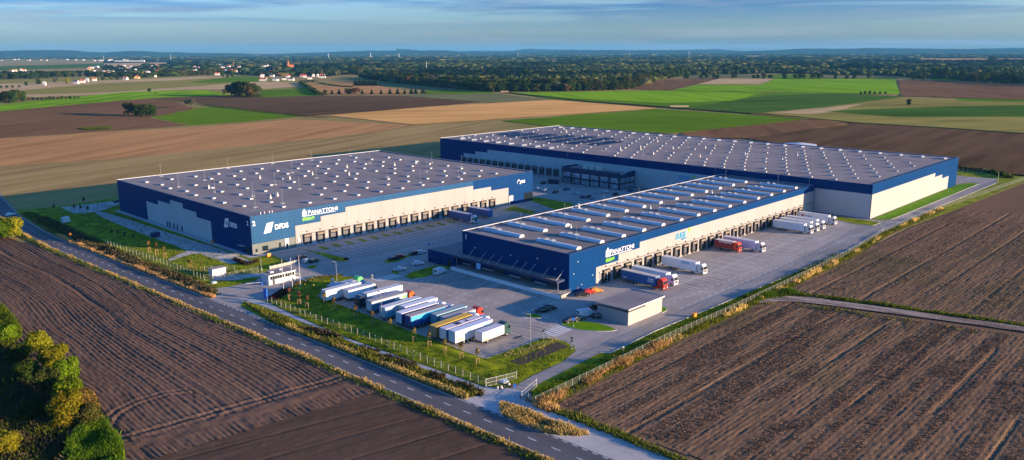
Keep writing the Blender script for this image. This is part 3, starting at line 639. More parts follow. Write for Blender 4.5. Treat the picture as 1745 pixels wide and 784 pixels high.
def shell(name, label, cat, x0, x1, y0, y1, h, mx, my, mr, par=0.35, edge=m_trimw):
    t = empty(name, (0, 0, 0), 0, label, cat); th = 0.3
    for nm, a, m in (('wall', (x0, x1, y0, y0+th), mx), ('wall', (x0, x1, y1-th, y1), mx), ('wall', (x0, x0+th, y0+th, y1-th), my), ('wall', (x1-th, x1, y0+th, y1-th), my)):
        b = MB(); b.box(a[0], a[1], a[2], a[3], 0, h); b.build(nm, m, t)
    b = MB(); b.box(x0+th, x1-th, y0+th, y1-th, h-par-0.6, h-par); rf = b.build('roof', mr, t)
    b = MB(); z0, z1 = h, h+0.09; e = 0.06
    b.box(x0-e, x1+e, y0-e, y0+th+e, z0, z1); b.box(x0-e, x0+th+e, y0+th+e, y1-th-e, z0, z1)
    pd = b.build('parapet_cap', m_navy, t)
    b = MB(); b.box(x0-e, x1+e, y1-th-e, y1+e, z0, z1+0.12); b.box(x1-th-e, x1+e, y0+th+e, y1-th-e, z0, z1); b.build('parapet_cap', edge, t)
    return t
# ---------------------------------------------------------------- front right hall (number 1)
B1 = (184.2, 361.5, 153.1, 201.9, 12.9)
b1 = shell('cross_dock_hall', 'long blue and cream hall with curved rooflights, numbered 1 on its end', 'warehouse', *B1, m_blue_x, m_blue_y, m_roof2)
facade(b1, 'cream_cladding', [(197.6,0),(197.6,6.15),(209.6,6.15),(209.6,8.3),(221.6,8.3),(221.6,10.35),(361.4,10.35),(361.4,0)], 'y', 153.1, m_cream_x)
b = MB(); b.box(204.2, 361, 152.8, 153.0, 5.02, 5.14); b.build('cable_tray', m_dark, b1)
def barrel(l=17.6, w=2.3, h=0.95):
    k = MB(); n = 8; pr = [(-w/2, 0), (-w/2, .35)]+[(-w/2*math.cos(math.pi*i/n), .35+(h-.35)*math.sin(math.pi*i/n)) for i in range(1, n)]+[(w/2, .35), (w/2, 0)]
    k.prism(pr, 0.25, l-0.25, 'y', 0)
    pe = [(a*1.05, z*1.04) for a, z in pr]; k.prism(pe, 0, 0.25, 'y', 1); k.prism(pe, l-.25, l, 'y', 1)
    for i in range(1, 11): k.prism([(a*1.02, z*1.02) for a, z in pr], l*i/11-.04, l*i/11+.04, 'y', 1)
    return k.mesh('barrel_rooflight', [m_skyl, m_white])
bm_ = barrel()
flap = MB(); flap.add([(-1.0, 0, 1.0), (1.0, 0, 1.0), (1.0, .9, 1.45), (-1.0, .9, 1.45), (-1.0, .06, .95), (1.0, .06, .95), (1.0, .96, 1.40), (-1.0, .96, 1.40)], [(0,1,2,3),(7,6,5,4),(0,4,5,1),(1,5,6,2),(2,6,7,3),(3,7,4,0)])
flm = flap.mesh('vent_flap', m_hatch)
for k in range(14):
    for y0 in (156.0, 180.9):
        if k == 0 and y0 < 160: pass
        o = link('barrel_rooflight', bm_, b1, (192.4+12*k, y0, 12.55)); link('vent_flap', flm, o, (0, 13.2, 0)); link('vent_flap', flm, o, (0, 10.4, 0))
rods(b1, [(202+24*k, 190.5) for k in range(7)]+[(202+24.4*k, 165) for k in range(7)], 12.55, 6)
vents(b1, [(214, 177.5), (262, 176.5), (310, 177), (246, 200)], 12.55)
for k in range(25): dock(b1, (202.6+6*k, 153.0, 0))
b = MB(); b.box(199.6, 203.2, 152.9, 153.0, 0, 3.9); gd = b.build('roller_gate', m_door, b1)
b = MB(); b.box(199.3, 199.6, 152.8, 153.0, 0, 4.2); b.box(203.2, 203.5, 152.8, 153.0, 0, 4.2); b.box(199.3, 203.5, 152.8, 153.0, 3.9, 4.2); b.build('gate_frame', m_trimw, gd)
b = MB(); b.box(198.1, 199.1, 152.9, 153.0, 0, 2.2); b.build('door', mat('light grey door', (0.4, 0.4, 0.4), 0.5), b1)
text('sign_lettering', 'P', m_whiteS, b1, (204.7, 153.0, 9.0), 2.6, 'y', bold=0.0)
text('sign_lettering', 'ANATTONI', m_whiteS, b1, (206.05, 153.0, 9.0), 2.15, 'y', sx=1.1, bold=0.0)
b = MB(); b.box(202.4, 217.0, 152.9, 153.04, 8.6, 8.75); b.prism([(202.5, 8.75), (204.3, 8.75), (204.3, 10.7), (203.9, 11.1), (203.7, 11.6), (203.4, 11.6), (203.1, 11.1), (202.5, 10.7)], 153.04, 152.9, 'y'); b.build('sign_emblem', m_whiteS, b1)
text('sign_lettering', 'BREEAM', m_green, b1, (202.6, 153.0, 6.9), 1.6, 'y', sx=0.8, bold=0.01)
text('sign_lettering', 'SUUS', m_teal, b1, (243.8, 152.9, 7.35), 3.0, 'y', sx=0.95, shear=0.2, bold=0.05)
b = MB(); b.cyl((253.1, 152.84, 9.6), 0.75, 0.12, 'y', 14); b.build('sign_dot', m_green, b1)
text('sign_lettering', 'Logistics', m_teal, b1, (247.6, 152.9, 6.6), 0.95, 'y', sx=1.2)
text('house_number', '1', m_whiteS, b1, (184.12, 200.6, 10.3), 2.4, 'x', bold=0.05)
# canopy and loading bay on the end wall
b = MB(); b.box(180.0, 184.15, 154.6, 204.6, 4.55, 4.75); b.box(179.9, 180.0, 154.5, 204.7, 4.2, 4.95); b.box(180, 184.2, 154.4, 154.6, 4.2, 4.95)
cn = b.build('canopy', m_navy, b1)
b = MB(); b.box(180.05, 184.1, 154.65, 204.5, 4.75, 4.80); b.build('canopy_roof', m_roof2, cn)
b = MB(); b.tube((180.6, 0, 4.85), (184.15, 0, 7.3), 0.07, 6); me = b.mesh('stay_rod', m_trimw)
for y in (155.4, 161.3, 167.2, 171, 175, 182, 186, 190, 196, 202.5): link('stay_rod', me, cn, (0, y, 0))
b = MB(); b.tube((181, 0, 0), (181, 0, 4.6), 0.09, 8); me = b.mesh('post', m_metal)
for y in (154.9, 201.5): link('post', me, cn, (0, y, 0))
b = MB(); b.box(178.6, 184.15, 152.2, 201.8, 0, 1.15); pl = b.build('loading_platform', m_conc, b1)
b = MB(); b.box(178.2, 178.6, 152.2, 201.8, 0, 1.2); pf = b.build('platform_face', mat('pale concrete face', (.72, .72, .70), .7), pl)
k = MB()
for i in range(49): k.box(178.45, 178.72, 152.6+i, 153.1+i, 1.2, 1.23)
k.build('hazard_stripe', mat('yellow paint', (0.5, 0.36, 0.04), 0.7), pl)
k = MB()
for i in range(26): k.tube((178.9, 152.4, 1.15), (178.9, 152.4, 2.2), .03, 5) if i == 0 else None
k.tube((178.7, 152.3, 2.2), (184, 152.3, 2.2), .03, 5); k.tube((178.7, 152.3, 1.7), (184, 152.3, 1.7), .03, 5); k.tube((181.2, 152.3, 1.15), (181.2, 152.3, 2.2), .03, 5); k.build('railing', m_metal, pl)
for y, wd in ((158, 4), (169, 4.5), (181.5, 4.5), (193, 4.5)):
    b = MB(); b.box(184.02, 184.15, y, y+wd, 1.2, 4.0); b.build('bay_door', mat('dark bay door', (0.02, 0.03, 0.05), 0.5), b1)
    b = MB(); b.box(183.95, 184.1, y+wd+.2, y+wd+5.5, 1.25, 1.6); b.build('bumper_rail', m_trimw, b1)
b = MB(); b.box(179.86, 179.9, 188.4, 190.4, 2.3, 4.3); b.tube((179.95, 189.4, 4.3), (179.95, 189.4, 4.9), .03, 4); b.build('info_board', mat('pale blue sign', (0.25, 0.5, 0.75), 0.5), b1)
b = MB()
for y, z in ((158.5, 7.2), (166, 9.2), (178, 8.2), (195, 7.8)): b.box(183.9, 184.2, y, y+.5, z, z+.35)
for x, z in ((188, 9.8), (186, 6.2), (195.5, 3.9), (190, 1.9)): b.box(x, x+.35, 152.85, 153.1, z, z+.25)
b.build('wall_lamp', m_white, b1)
b = MB(); b.box(180.3, 200, 202.0, 216.2, 0, 4.6); an = b.build('annex', m_blue_y, b1)
b = MB(); b.box(180.6, 199.7, 202.0, 215.9, 4.6, 4.72); b.build('annex_roof', m_roof2, an)
b = MB(); b.box(180.1, 180.3, 203.4, 205.2, 0, 2.6); b.build('annex_door', m_glass, an)
b = MB(); b.box(178.8, 180.3, 208.5, 214.6, 2.75, 2.9); b.build('annex_canopy', m_navy, an)
b = MB(); b.box(343, 361.2, 202.0, 206, 0, 6); b.build('annex', m_cream_x, b1)
# ---------------------------------------------------------------- left hall (number 2)
B2 = (140.7, 295.5, 270.3, 397.9, 14.9)
b2 = shell('left_hall', 'wide blue and cream hall with the white number 2 on its corner', 'warehouse', *B2, m_blue_x, m_blue_y, m_roof)
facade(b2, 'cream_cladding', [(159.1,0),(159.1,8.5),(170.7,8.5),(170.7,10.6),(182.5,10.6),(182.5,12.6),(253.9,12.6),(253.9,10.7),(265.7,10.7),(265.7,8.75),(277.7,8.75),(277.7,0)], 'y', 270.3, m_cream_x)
facade(b2, 'ribbed_cladding', [(140.75,4.4),(140.75,14.85),(253.8,14.85),(253.8,12.75),(182.35,12.75),(182.35,10.75),(170.55,10.75),(170.55,8.65),(158.9,8.65),(158.9,4.4)], 'y', 270.3, m_blue2_x, th=0.07)
facade(b2, 'grey_cladding', [(140.75,0.2),(140.75,4.3),(159.0,4.3),(159.0,0.2)], 'y', 270.3, m_greyclad, th=0.08)
facade(b2, 'grey_cladding', [(302.4,0.2),(302.4,8.5),(314.9,8.5),(314.9,10.5),(327.2,10.5),(327.2,12.6),(339.4,12.6),(339.4,10.7),(352,10.7),(352,8.8),(364.8,8.8),(364.8,0.2)], 'x', 140.7, m_cream_y)
b = MB(); b.box(154.2, 155.9, 270.0, 270.15, 0.3, 4.3); b.build('white_panel', m_white, b2)
b = MB(); b.box(154.6, 155.6, 269.9, 270.0, 0.3, 2.3); b.build('door', m_glass, b2)
for x0, x1, z0, z1 in ((142, 142.7, 1.0, 2.6), (144.8, 145.9, 1.0, 3.0), (146.0, 147.1, 1.0, 3.0), (151.8, 152.5, 1.2, 3.1)):
    b = MB(); b.box(x0, x1, 270.1, 270.2, z0, z1); wn_ = b.build('window', m_glass, b2); b = MB(); b.box(x0-.07, x1+.07, 270.06, 270.2, z0-.1, z0-.01); b.build('sill', m_metal, wn_)
b = MB(); b.box(140.45, 140.6, 272, 274.6, 0.2, 3.2); b.build('corner_glazing', m_glass, b2)
b = MB(); b.box(139.0, 140.6, 274.6, 278.6, 3.0, 3.15); b.build('door_canopy', m_metal, b2)
for y in (329, 333.5, 337, 341, 343.5):
    b = MB(); b.box(140.4, 140.6, y, y+1.0, 0.2, 2.5); b.build('door', m_door, b2)
b = MB(); b.box(161.3, 161.4, 270.0, 270.2, 0, 4.6); b.box(161.3, 269, 270.0, 270.2, 4.6, 4.72); b.build('cable_tray', m_dark, b2)
b = MB(); b.box(163.9-3, 268.5, 270.05, 270.19, 0, 1.1); b.build('plinth', mat('blue grey plinth', (0.42, 0.46, 0.5), 0.6), b2)
for k in range(18): dock(b2, (164.1+6*k, 270.2, 0))
text('sign_lettering', 'P', m_whiteS, b2, (165.0, 270.2, 12.05), 2.6, 'y', bold=0.0)
text('sign_lettering', 'ANATTONI', m_whiteS, b2, (166.4, 270.2, 12.05), 2.15, 'y', sx=1.12, bold=0.0)
b = MB(); b.box(162.4, 177.6, 270.08, 270.22, 11.65, 11.8); b.prism([(162.5, 11.8), (164.4, 11.8), (164.4, 13.5), (163.9, 14.0), (163.6, 14.4), (163.3, 14.4), (163.0, 14.0), (162.5, 13.5)], 270.22, 270.08, 'y'); b.build('sign_emblem', m_whiteS, b2)
text('sign_lettering', 'BREEAM', m_green, b2, (162.5, 270.2, 9.9), 1.8, 'y', sx=0.82, bold=0.01)
def flow_sign(par, org, face):
    e = empty('company_sign', org); e.parent = par; e.rotation_euler.z = 0 if face == 'y' else -math.pi/2
    b = MB(); b.prism([(0, 0), (3.0, 0.3), (4.3, 4.0), (1.5, 3.8)], 0, -0.12, 'y'); b.build('emblem_panel', m_whiteS, e)
    b = MB()
    for a in (0, 90, 180, 270):
        c, s = math.cos(R(a)), math.sin(R(a)); q = [(c*x-s*z+2.2, s*x+c*z+2.0) for x, z in ((0.08, -0.1), (0.85, -0.28), (0.95, 0.3), (0.5, 0.05), (0.08, 0.12))]
        b.prism(q, -0.12, -0.17, 'y')
    b.build('emblem_cross', m_navy, e)
    o = text('sign_lettering', 'DFDS', m_whiteS, e, (4.7, -0.05, 1.0), 2.5, 'y', sx=0.95, bold=0.07)
flow_sign(b2, (145.7, 270.2, 7.6), 'y'); flow_sign(b2, (140.65, 291.2, 7.9), 'x')
text('house_number', '2', m_whiteS, b2, (141.4, 270.2, 11.3), 2.5, 'y', bold=0.05)
text('house_number', '2', m_whiteS, b2, (140.65, 273.0, 11.3), 2.5, 'x', bold=0.05)
text('sign_lettering', '_BPS', m_whiteS, b2, (285.6, 270.2, 9.9), 1.9, 'y', bold=0.08)
k = MB(); pr = None
for i in range(9):
    a = math.pi*i/8; p = (284.9-1.1*math.cos(a), 10.2+1.5*math.sin(a))
    if pr: k.tube((pr[0], 270.1, pr[1]), (p[0], 270.1, p[1]), 0.22, 6)
    pr = p
k.build('sign_emblem', m_whiteS, b2)
facade(b2, 'glazed_wall', [(289.0,0.3),(289.0,4.6),(295.3,4.6),(295.3,0.3)], 'y', 270.3, m_glass, th=0.12)
b = MB(); b.box(278.6, 280.8, 270.0, 270.2, 2.0, 4.6); b.build('notice_panel', m_white, b2); b = MB(); b.box(277.9, 278.5, 269.9, 270.2, 0, 4.4); b.build('downpipe', m_trimw, b2)
b = MB(); b.box(159.8, 161.0, 270.0, 270.2, 2.2, 3.3); b.build('notice_panel', m_white, b2)
V2 = [(149+11.83*k, 280+12.7*j) for k in range(12) for j in range(9)]
drop = {(0, 0), (2, 1), (3, 2), (5, 4), (7, 3), (4, 6), (9, 2), (10, 5), (6, 8), (8, 6), (11, 8), (1, 7), (3, 5)}
hm = hatch_mesh(2.9, 1.35, 0.55); c_ = 0
V2 = [(k, j) for k in range(12) for j in range(9) if (k, j) not in drop]
for k, j in V2[:97]: link('roof_hatch', hm, b2, (149+11.83*k+(0.9 if j % 2 else -0.9), 280.3+12.75*j-(0 if k % 2 else 0.0), 14.55))
rods(b2, [(153, 358), (161, 400-4), (158, 333), (164, 311), (152, 287), (164, 287), (170, 368), (187, 312), (211, 358), (210, 334), (186, 331), (196, 396), (222, 396), (235, 311), (235, 286), (244, 392), (259, 310), (259, 286), (259, 358), (283, 334), (283, 310), (270, 392)], 14.55, 6)
vents(b2, [(166, 300), (171, 303), (190, 352), (199, 340), (214, 344), (226, 330), (240, 352), (262, 340), (160, 352-9), (275, 338)], 14.55)
for x in (146, 147.6, 149.6, 150.8):
    b = MB(); b.cyl((x, 272.0, 14.55), .2, 1.1, n=8); b.build('flue', m_white, b2)
# ---------------------------------------------------------------- back right hall
B3 = (363.5, 490.2, 127.8, 419.5, 15.6)
b3 = shell('back_hall', 'largest hall at the back, with solar panels on its grey roof', 'warehouse', *B3, m_blue_x, m_blue_y, m_roof)
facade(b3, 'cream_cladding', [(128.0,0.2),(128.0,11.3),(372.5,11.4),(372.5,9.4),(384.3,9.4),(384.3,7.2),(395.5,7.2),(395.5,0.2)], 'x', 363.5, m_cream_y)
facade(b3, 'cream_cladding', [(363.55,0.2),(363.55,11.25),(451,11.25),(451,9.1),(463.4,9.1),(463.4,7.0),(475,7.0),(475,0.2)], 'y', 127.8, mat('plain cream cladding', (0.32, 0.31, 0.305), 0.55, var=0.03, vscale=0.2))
for k in range(15): dock(b3, (363.35, 313+5.85*k, 0), -math.pi/2)
b = MB(); b.box(363.1, 363.4, 308.5, 399, 4.9, 5.2); b.build('cable_tray', m_trimw, b3)
text('sign_lettering', 'SUUS', m_teal, b3, (363.35, 228, 7.6), 3.0, 'x', sx=0.95, shear=0.2, bold=0.05)
b = MB(); b.cyl((363.25, 218.4, 9.8), .75, .12, 'x', 14); b.build('sign_dot', m_green, b3)
text('sign_lettering', 'Logistics', m_teal, b3, (363.35, 224, 6.8), 0.95, 'x', sx=1.2)
b = MB()
for y in (304, 206, 156.5): b.tube((363.1, y, 0), (363.1, y, 15.6), .09, 6)
for i in range(22): b.box(362.9, 363.1, 303.7, 304.3, .5+i*.7, .56+i*.7)
b.build('wall_ladder', m_metal, b3)
hs = hatch_mesh(2.3, 1.25, 0.5); hl = MB(); hl.prism([(-1.3, 0), (-1.3, .3), (-.8, .75), (.8, .75), (1.3, .3), (1.3, 0)], -2.3, 2.3, 'y'); hlm = hl.mesh('roof_window', m_hatch)
zr = 15.25
for k in range(25): link('roof_window', hlm, b3, (481, 133+11.6*k, zr)).rotation_euler.z = math.pi/2
for k in range(8): link('roof_window', hlm, b3, (372.5, 326+11.6*k, zr)).rotation_euler.z = math.pi/2
cols = (369.5, 380, 391.5, 403.5, 415.5, 427, 440, 451.5, 464); V3 = []
for ci, x in enumerate(cols):
    for j in range(25):
        y = 136+11.6*j+(5.8 if ci % 2 else 0)
        if rnd.random() < 0.86 and y < 415 and not (x < 372 and y > 300): V3.append((x, y))
V3.sort(key=lambda p: p[1]+p[0]*0.9)
for x, y in V3[:100]: link('roof_hatch', hs, b3, (x, y, zr))
bb = MB()
for x, y in V3[100:]: bb.box(x-.65, x+.65, y-.8, y+.8, zr, zr+.7, 0, 0.06)
tag(bb.build('roof_hatches', m_hatch, b3), kind='stuff')
sp = MB(); sp.add([(-1.1, -4.8, .25), (1.1, -4.8, .75), (1.1, 4.8, .75), (-1.1, 4.8, .25), (-1.1, -4.8, .18), (1.1, -4.8, .68), (1.1, 4.8, .68), (-1.1, 4.8, .18)], [(0,1,2,3),(7,6,5,4),(0,4,5,1),(1,5,6,2),(2,6,7,3),(3,7,4,0)])
for y in (-4, 0, 4): sp.box(-1.0, -.9, y-.05, y+.05, 0, .25); sp.box(.9, 1.0, y-.05, y+.05, 0, .7)
spm = sp.mesh('solar_panel_row', m_solar); n_ = 0
for bx, by, nx, ny in ((398, 331, 15, 1), (398, 346, 15, 1), (400, 361, 13, 1), (403, 376, 11, 1), (405, 391, 9, 1), (408, 404, 7, 1), (404, 316, 9, 1)):
    for i in range(nx): link('solar_panel_row', spm, b3, (bx+2.9*i, by, zr)); n_ += 1
rods(b3, [(384+24*i, 145+30*j) for i in range(4) for j in range(9)], zr, 6)
vents(b3, [(396, 290), (410, 285), (420, 268), (436, 255), (445, 296), (456, 310), (398, 236), (424, 222), (440, 198), (390, 262), (452, 380), (470, 398), (374, 408), (415, 195)], zr)
# ---------------------------------------------------------------- office block
m_og = mat('office glass', (.55, .62, .70), .12, .75, var=.45, vscale=.5)
ob = empty('office_block', (0, 0, 0), 0, 'low dark navy office block with a glazed two storey front joined to the back hall', 'office building')
x0, x1, y0, y1 = 349.2, 363.0, 255.5, 296.5
b = MB(); b.box(x0, x1, y0, y1, 0, 8.2); b.build('wall', mat('very dark cladding', (0.012, 0.022, 0.045), 0.45), ob)
b = MB(); b.box(x0-.25, x0, y0-.25, y1+.25, 6.4, 9.3); b.box(x0, x1, y1, y1+.25, 6.4, 9.3); b.prism([(x0, 6.4), (x1, 6.4), (x1, 9.6), (x0+7, 9.1), (x0+2.5, 7.8), (x0, 7.6)], y0-.25, y0, 'y'); b.build('fascia', mat('deep blue fascia', (0.004, 0.025, 0.08), 0.4), ob)
b = MB(); b.box(x0, x1, y0, y1, 8.2, 8.32); b.build('roof', m_roof, ob)
for fl in (0, 1):
    z0 = 0.4+fl*3.4
    for i in range(6):
        ya = y0+0.9+6.75*i; b = MB(); b.box(x0-.12, x0, ya, ya+5.5, z0, z0+2.5); wn_ = b.build('window', m_og, ob)
        k = MB()
        for j in range(5): k.box(x0-.2, x0-.13, ya+1.3*j, ya+1.3*j+.07, z0, z0+2.5)
        k.build('mullion', m_metal if fl else m_dark, wn_)
    for i in range(3):
        xa = x0+0.6+4.5*i; b = MB(); b.box(xa, xa+3.9, y0-.12, y0, z0, z0+2.5); wn_ = b.build('window', m_og, ob)
        k = MB()
        for j in range(4): k.box(xa+1.2*j, xa+1.2*j+.07, y0-.2, y0-.13, z0, z0+2.5)
        k.build('mullion', m_metal, wn_)
b = MB()
for a in ((355, 357.5, 283, 286), (355.5, 357.5, 279, 281.5), (356, 359, 274, 277.5)): b.box(a[0], a[1], a[2], a[3], 8.32, 10.4, 0, .1)
b.build('air_conditioner', mat('beige ac housing', (0.62, 0.56, 0.46), 0.5), ob)
b = MB(); b.prism([(352, 8.32), (356, 8.32), (362, 10.4), (362, 8.32)], 272, 272.4, 'y'); b.box(360, 360.2, 258, 272, 8.32, 9.9); b.build('roof_screen', m_trimw, ob)
# ---------------------------------------------------------------- small buildings
sh = empty('garage_building', (0, 0, 0), 0, 'small plain cream shed with a grey lean-to roof standing alone beside the parked cars', 'shed')
m_shed = seamed('shed cladding', (0.36, 0.34, 0.33), 0, 1.0, 173, 0.02, 0.55, dark=0.85)
b = MB(); b.box(173.0, 189.6, 122.5, 133.2, 0, 3.85); b.build('wall', m_shed, sh)
b = MB(); b.add([(172.6,122.1,4.95),(190.1,122.1,4.95),(190.1,133.6,4.6),(172.6,133.6,4.6),(172.6,122.1,4.6),(190.1,122.1,4.6),(190.1,133.6,4.3),(172.6,133.6,4.3)], [(0,1,2,3),(7,6,5,4),(0,4,5,1),(1,5,6,2),(2,6,7,3),(3,7,4,0)], 0); rf = b.build('roof', m_roof, sh)
b = MB(); b.box(172.5, 190.2, 121.98, 122.1, 4.62, 5.0); b.box(190.1, 190.22, 122.1, 133.7, 4.5, 5.0); b.build('roof_edge', m_trimw, rf)
b = MB(); b.box(173.6, 181, 122.7, 122.9, 3.85, 4.6, 0); b.box(172.95, 173.1, 122.6, 133, 4.3, 4.6); b.box(181.2, 189.6, 122.5, 133, 3.85, 4.3); b.box(173.0, 173.4, 122.5, 133.2, 3.85, 4.25); b.build('clerestory', m_dark, sh)
b = MB(); b.box(181.0, 189.6, 122.45, 122.5, 3.85, 4.6); b.build('wall_panel', m_shed, sh)
gh = empty('guard_house', (0, 0, 0), 0, 'white flat roofed guard house with a long window band by the entrance', 'guard house')
b = MB(); b.box(125.0, 134.7, 230.7, 235.4, 0, 3.0); b.build('wall', m_white, gh)
b = MB(); b.box(124.8, 134.9, 230.4, 235.6, 3.0, 3.25); b.box(124.8, 125.0, 230.4, 235.6, 3.25, 3.4); b.box(124.8, 134.9, 230.4, 230.6, 3.25, 3.4); rf = b.build('roof', m_trimw, gh)
b = MB(); b.box(125.1, 134.7, 230.7, 235.4, 3.26, 3.3); b.build('roof_membrane', m_roof, rf); b = MB(); b.box(127, 128.2, 233, 234, 3.3, 3.7); b.box(131, 132, 234, 235, 3.3, 3.7); b.build('roof_unit', m_white, rf)
for a, c in ((125.5, 130.6), (131.0, 134.4)):
    b = MB(); b.box(a, c, 230.6, 230.7, 1.7, 2.8); wn_ = b.build('window', m_glass, gh)
    k = MB()
    for i in range(int((c-a)/0.85)+1): k.box(a+.85*i-.03, a+.85*i+.03, 230.55, 230.6, 1.7, 2.8)
    k.build('window_frame', m_metal, wn_)
b = MB(); b.box(126.3, 127.2, 230.6, 230.7, 0.1, 1.65); b.build('door', m_door, gh)
b = MB()
for i in range(5): b.box(134.7+.5*i, 135.2+.5*i, 230.9, 232.1, 0, 1.0-.2*i)
st_ = b.build('steps', m_kerb, gh); b = MB()
for i in range(4): b.tube((134.8+.7*i, 230.9, .9-.2*i), (134.8+.7*i, 230.9, 2.0-.2*i), .03, 5); b.tube((134.8+.7*i, 232.1, .9-.2*i), (134.8+.7*i, 232.1, 2.0-.2*i), .03, 5)
b.tube((134.8, 230.9, 2.0), (136.9, 230.9, 1.4), .03, 5); b.tube((134.8, 232.1, 2.0), (136.9, 232.1, 1.4), .03, 5); b.build('handrail', m_white, st_)
pu = empty('transformer_box', (0, 0, 0), 0, 'small white utility kiosk on its own fenced concrete pad left of the guard house', 'kiosk')
c = P(373, 470); b = MB(); b.box(c.x-2.4, c.x+2.4, c.y-.5, c.y+2.2, 0, 2.6); b.build('wall', m_white, pu); b = MB(); b.box(c.x-2.55, c.x+2.55, c.y-.65, c.y+2.35, 2.6, 2.75); b.build('roof', m_conc, pu)
b = MB(); b.box(c.x-1.5, c.x-.6, c.y-.55, c.y-.5, .2, 2.3); b.box(c.x+.2, c.x+1.1, c.y-.55, c.y-.5, .2, 2.3); b.build('door', m_trimw, pu)
c = P(1361, 262)
tk = empty('sprinkler_tank', (c.x, c.y, 0), 0, 'round white tank roof showing behind the far edge of the largest hall', 'tank')
c = P(1362, 245, 12.5); tk.location = (c.x, c.y, 0)
b = MB(); b.cyl((0, 0, 0), 11, 12, n=40); b.build('wall', m_trimw, tk); b = MB(); b.cyl((0, 0, 12), 11.2, 1.3, n=40, r2=1.0); b.build('roof', m_white, tk)
c = P(112, 378); cb = empty('electric_cabinet', (c.x, c.y, 0), 0.2, 'white electrical kiosk alone in the shaded lawn left of the hall', 'kiosk')
b = MB(); b.box(-1.5, 1.5, -1, 1, 0, 2.2, 0, .08); b.build('cabinet', m_white, cb); b = MB(); b.box(-2.1, 2.1, -1.6, 1.6, 0, .12); b.build('pad', m_kerb, cb)
c = P(265, 404); cb = empty('dark_cabinet', (c.x, c.y, 0), 0.1, 'dark blue box cabinet on the lawn edge beside the path', 'kiosk')
b = MB(); b.box(-1.6, 1.6, -1, 1, 0, 2.0, 0, .08); b.build('cabinet', m_navy, cb); b = MB(); b.box(-1.9, 1.9, -1.3, 1.3, 0, .12); b.build('pad', m_kerb, cb)
c = P(943, 313); cb = empty('waste_container', (c.x, c.y, 0), -math.pi/2, 'dark blue skip container near the office block', 'container')
b = MB(); b.prism([(-3, .2), (-3.4, 2.3), (3.4, 2.3), (3, .2)], -1.2, 1.2, 'y'); b.build('body', m_navy, cb); b = MB(); b.box(-3.5, 3.5, -1.3, 1.3, 2.3, 2.42); b.build('rim', m_dark, cb)
# wall-mounted ladder unit / bike racks by the corner entrance
c = P(392, 440); br = empty('bicycle_shelter', (c.x-3, c.y+2, 0), 0.0, 'low pale metal bicycle stands beside the dark corner of the left hall', 'bicycle stand')
k = MB()
for i in range(12): k.tube((i*.8, 0, 0), (i*.8, 0, .8), .04, 5); k.tube((i*.8, 0, .8), (i*.8, 1.4, .8), .04, 5); k.tube((i*.8, 1.4, .8), (i*.8, 1.4, 0), .04, 5)
k.box(-.3, 9.2, -.1, .1, 0, .08); k.box(-.3, 9.2, 1.3, 1.5, 0, .08); k.build('frame', m_trimw, br)
# ================================================================== VEHICLES
m_paint = mat('vehicle paint', (0.8, 0.8, 0.8), 0.28, objcol=True)
m_tarp = mat('trailer side', (0.8, 0.8, 0.8), 0.5, objcol=True, var=0.05, vscale=0.5)
m_post = mat('fence post', (.27, .27, .24), .6)
m_lamp = mat('headlamp glass', (0.7, 0.7, 0.72), 0.1); m_tail = mat('tail lamp', (0.4, 0.01, 0.01), 0.3); m_amber = mat('amber', (0.7, 0.25, 0.02), 0.4)
m_vg = mat('vehicle glass', (0.015, 0.02, 0.028), 0.05, spec=1.0)
m_rim = mat('wheel rim', (0.5, 0.5, 0.52), 0.35, 0.7)
m_chas = mat('chassis grey', (0.05, 0.05, 0.055), 0.6)
def wheel_mesh(r, w):
    b = MB(); b.cyl((0, -w/2, 0), r, w, 'y', 14); return b.mesh('tyre', m_rub)
def rim_mesh(r, w):
    b = MB(); b.cyl((0, -w/2-.02, 0), r*.55, w+.04, 'y', 10); return b.mesh('rim', m_rim)
TW, TR = wheel_mesh(.52, .32), rim_mesh(.52, .32)
CW, CR = wheel_mesh(.33, .22), rim_mesh(.33, .22)
def wheels(par, pts, W, Rm, nm='wheel'):
    for p in pts:
        w_ = link(nm, W, par, p); link('rim', Rm, w_)
def setcol(o, c):
    o.color = (*c, 1)
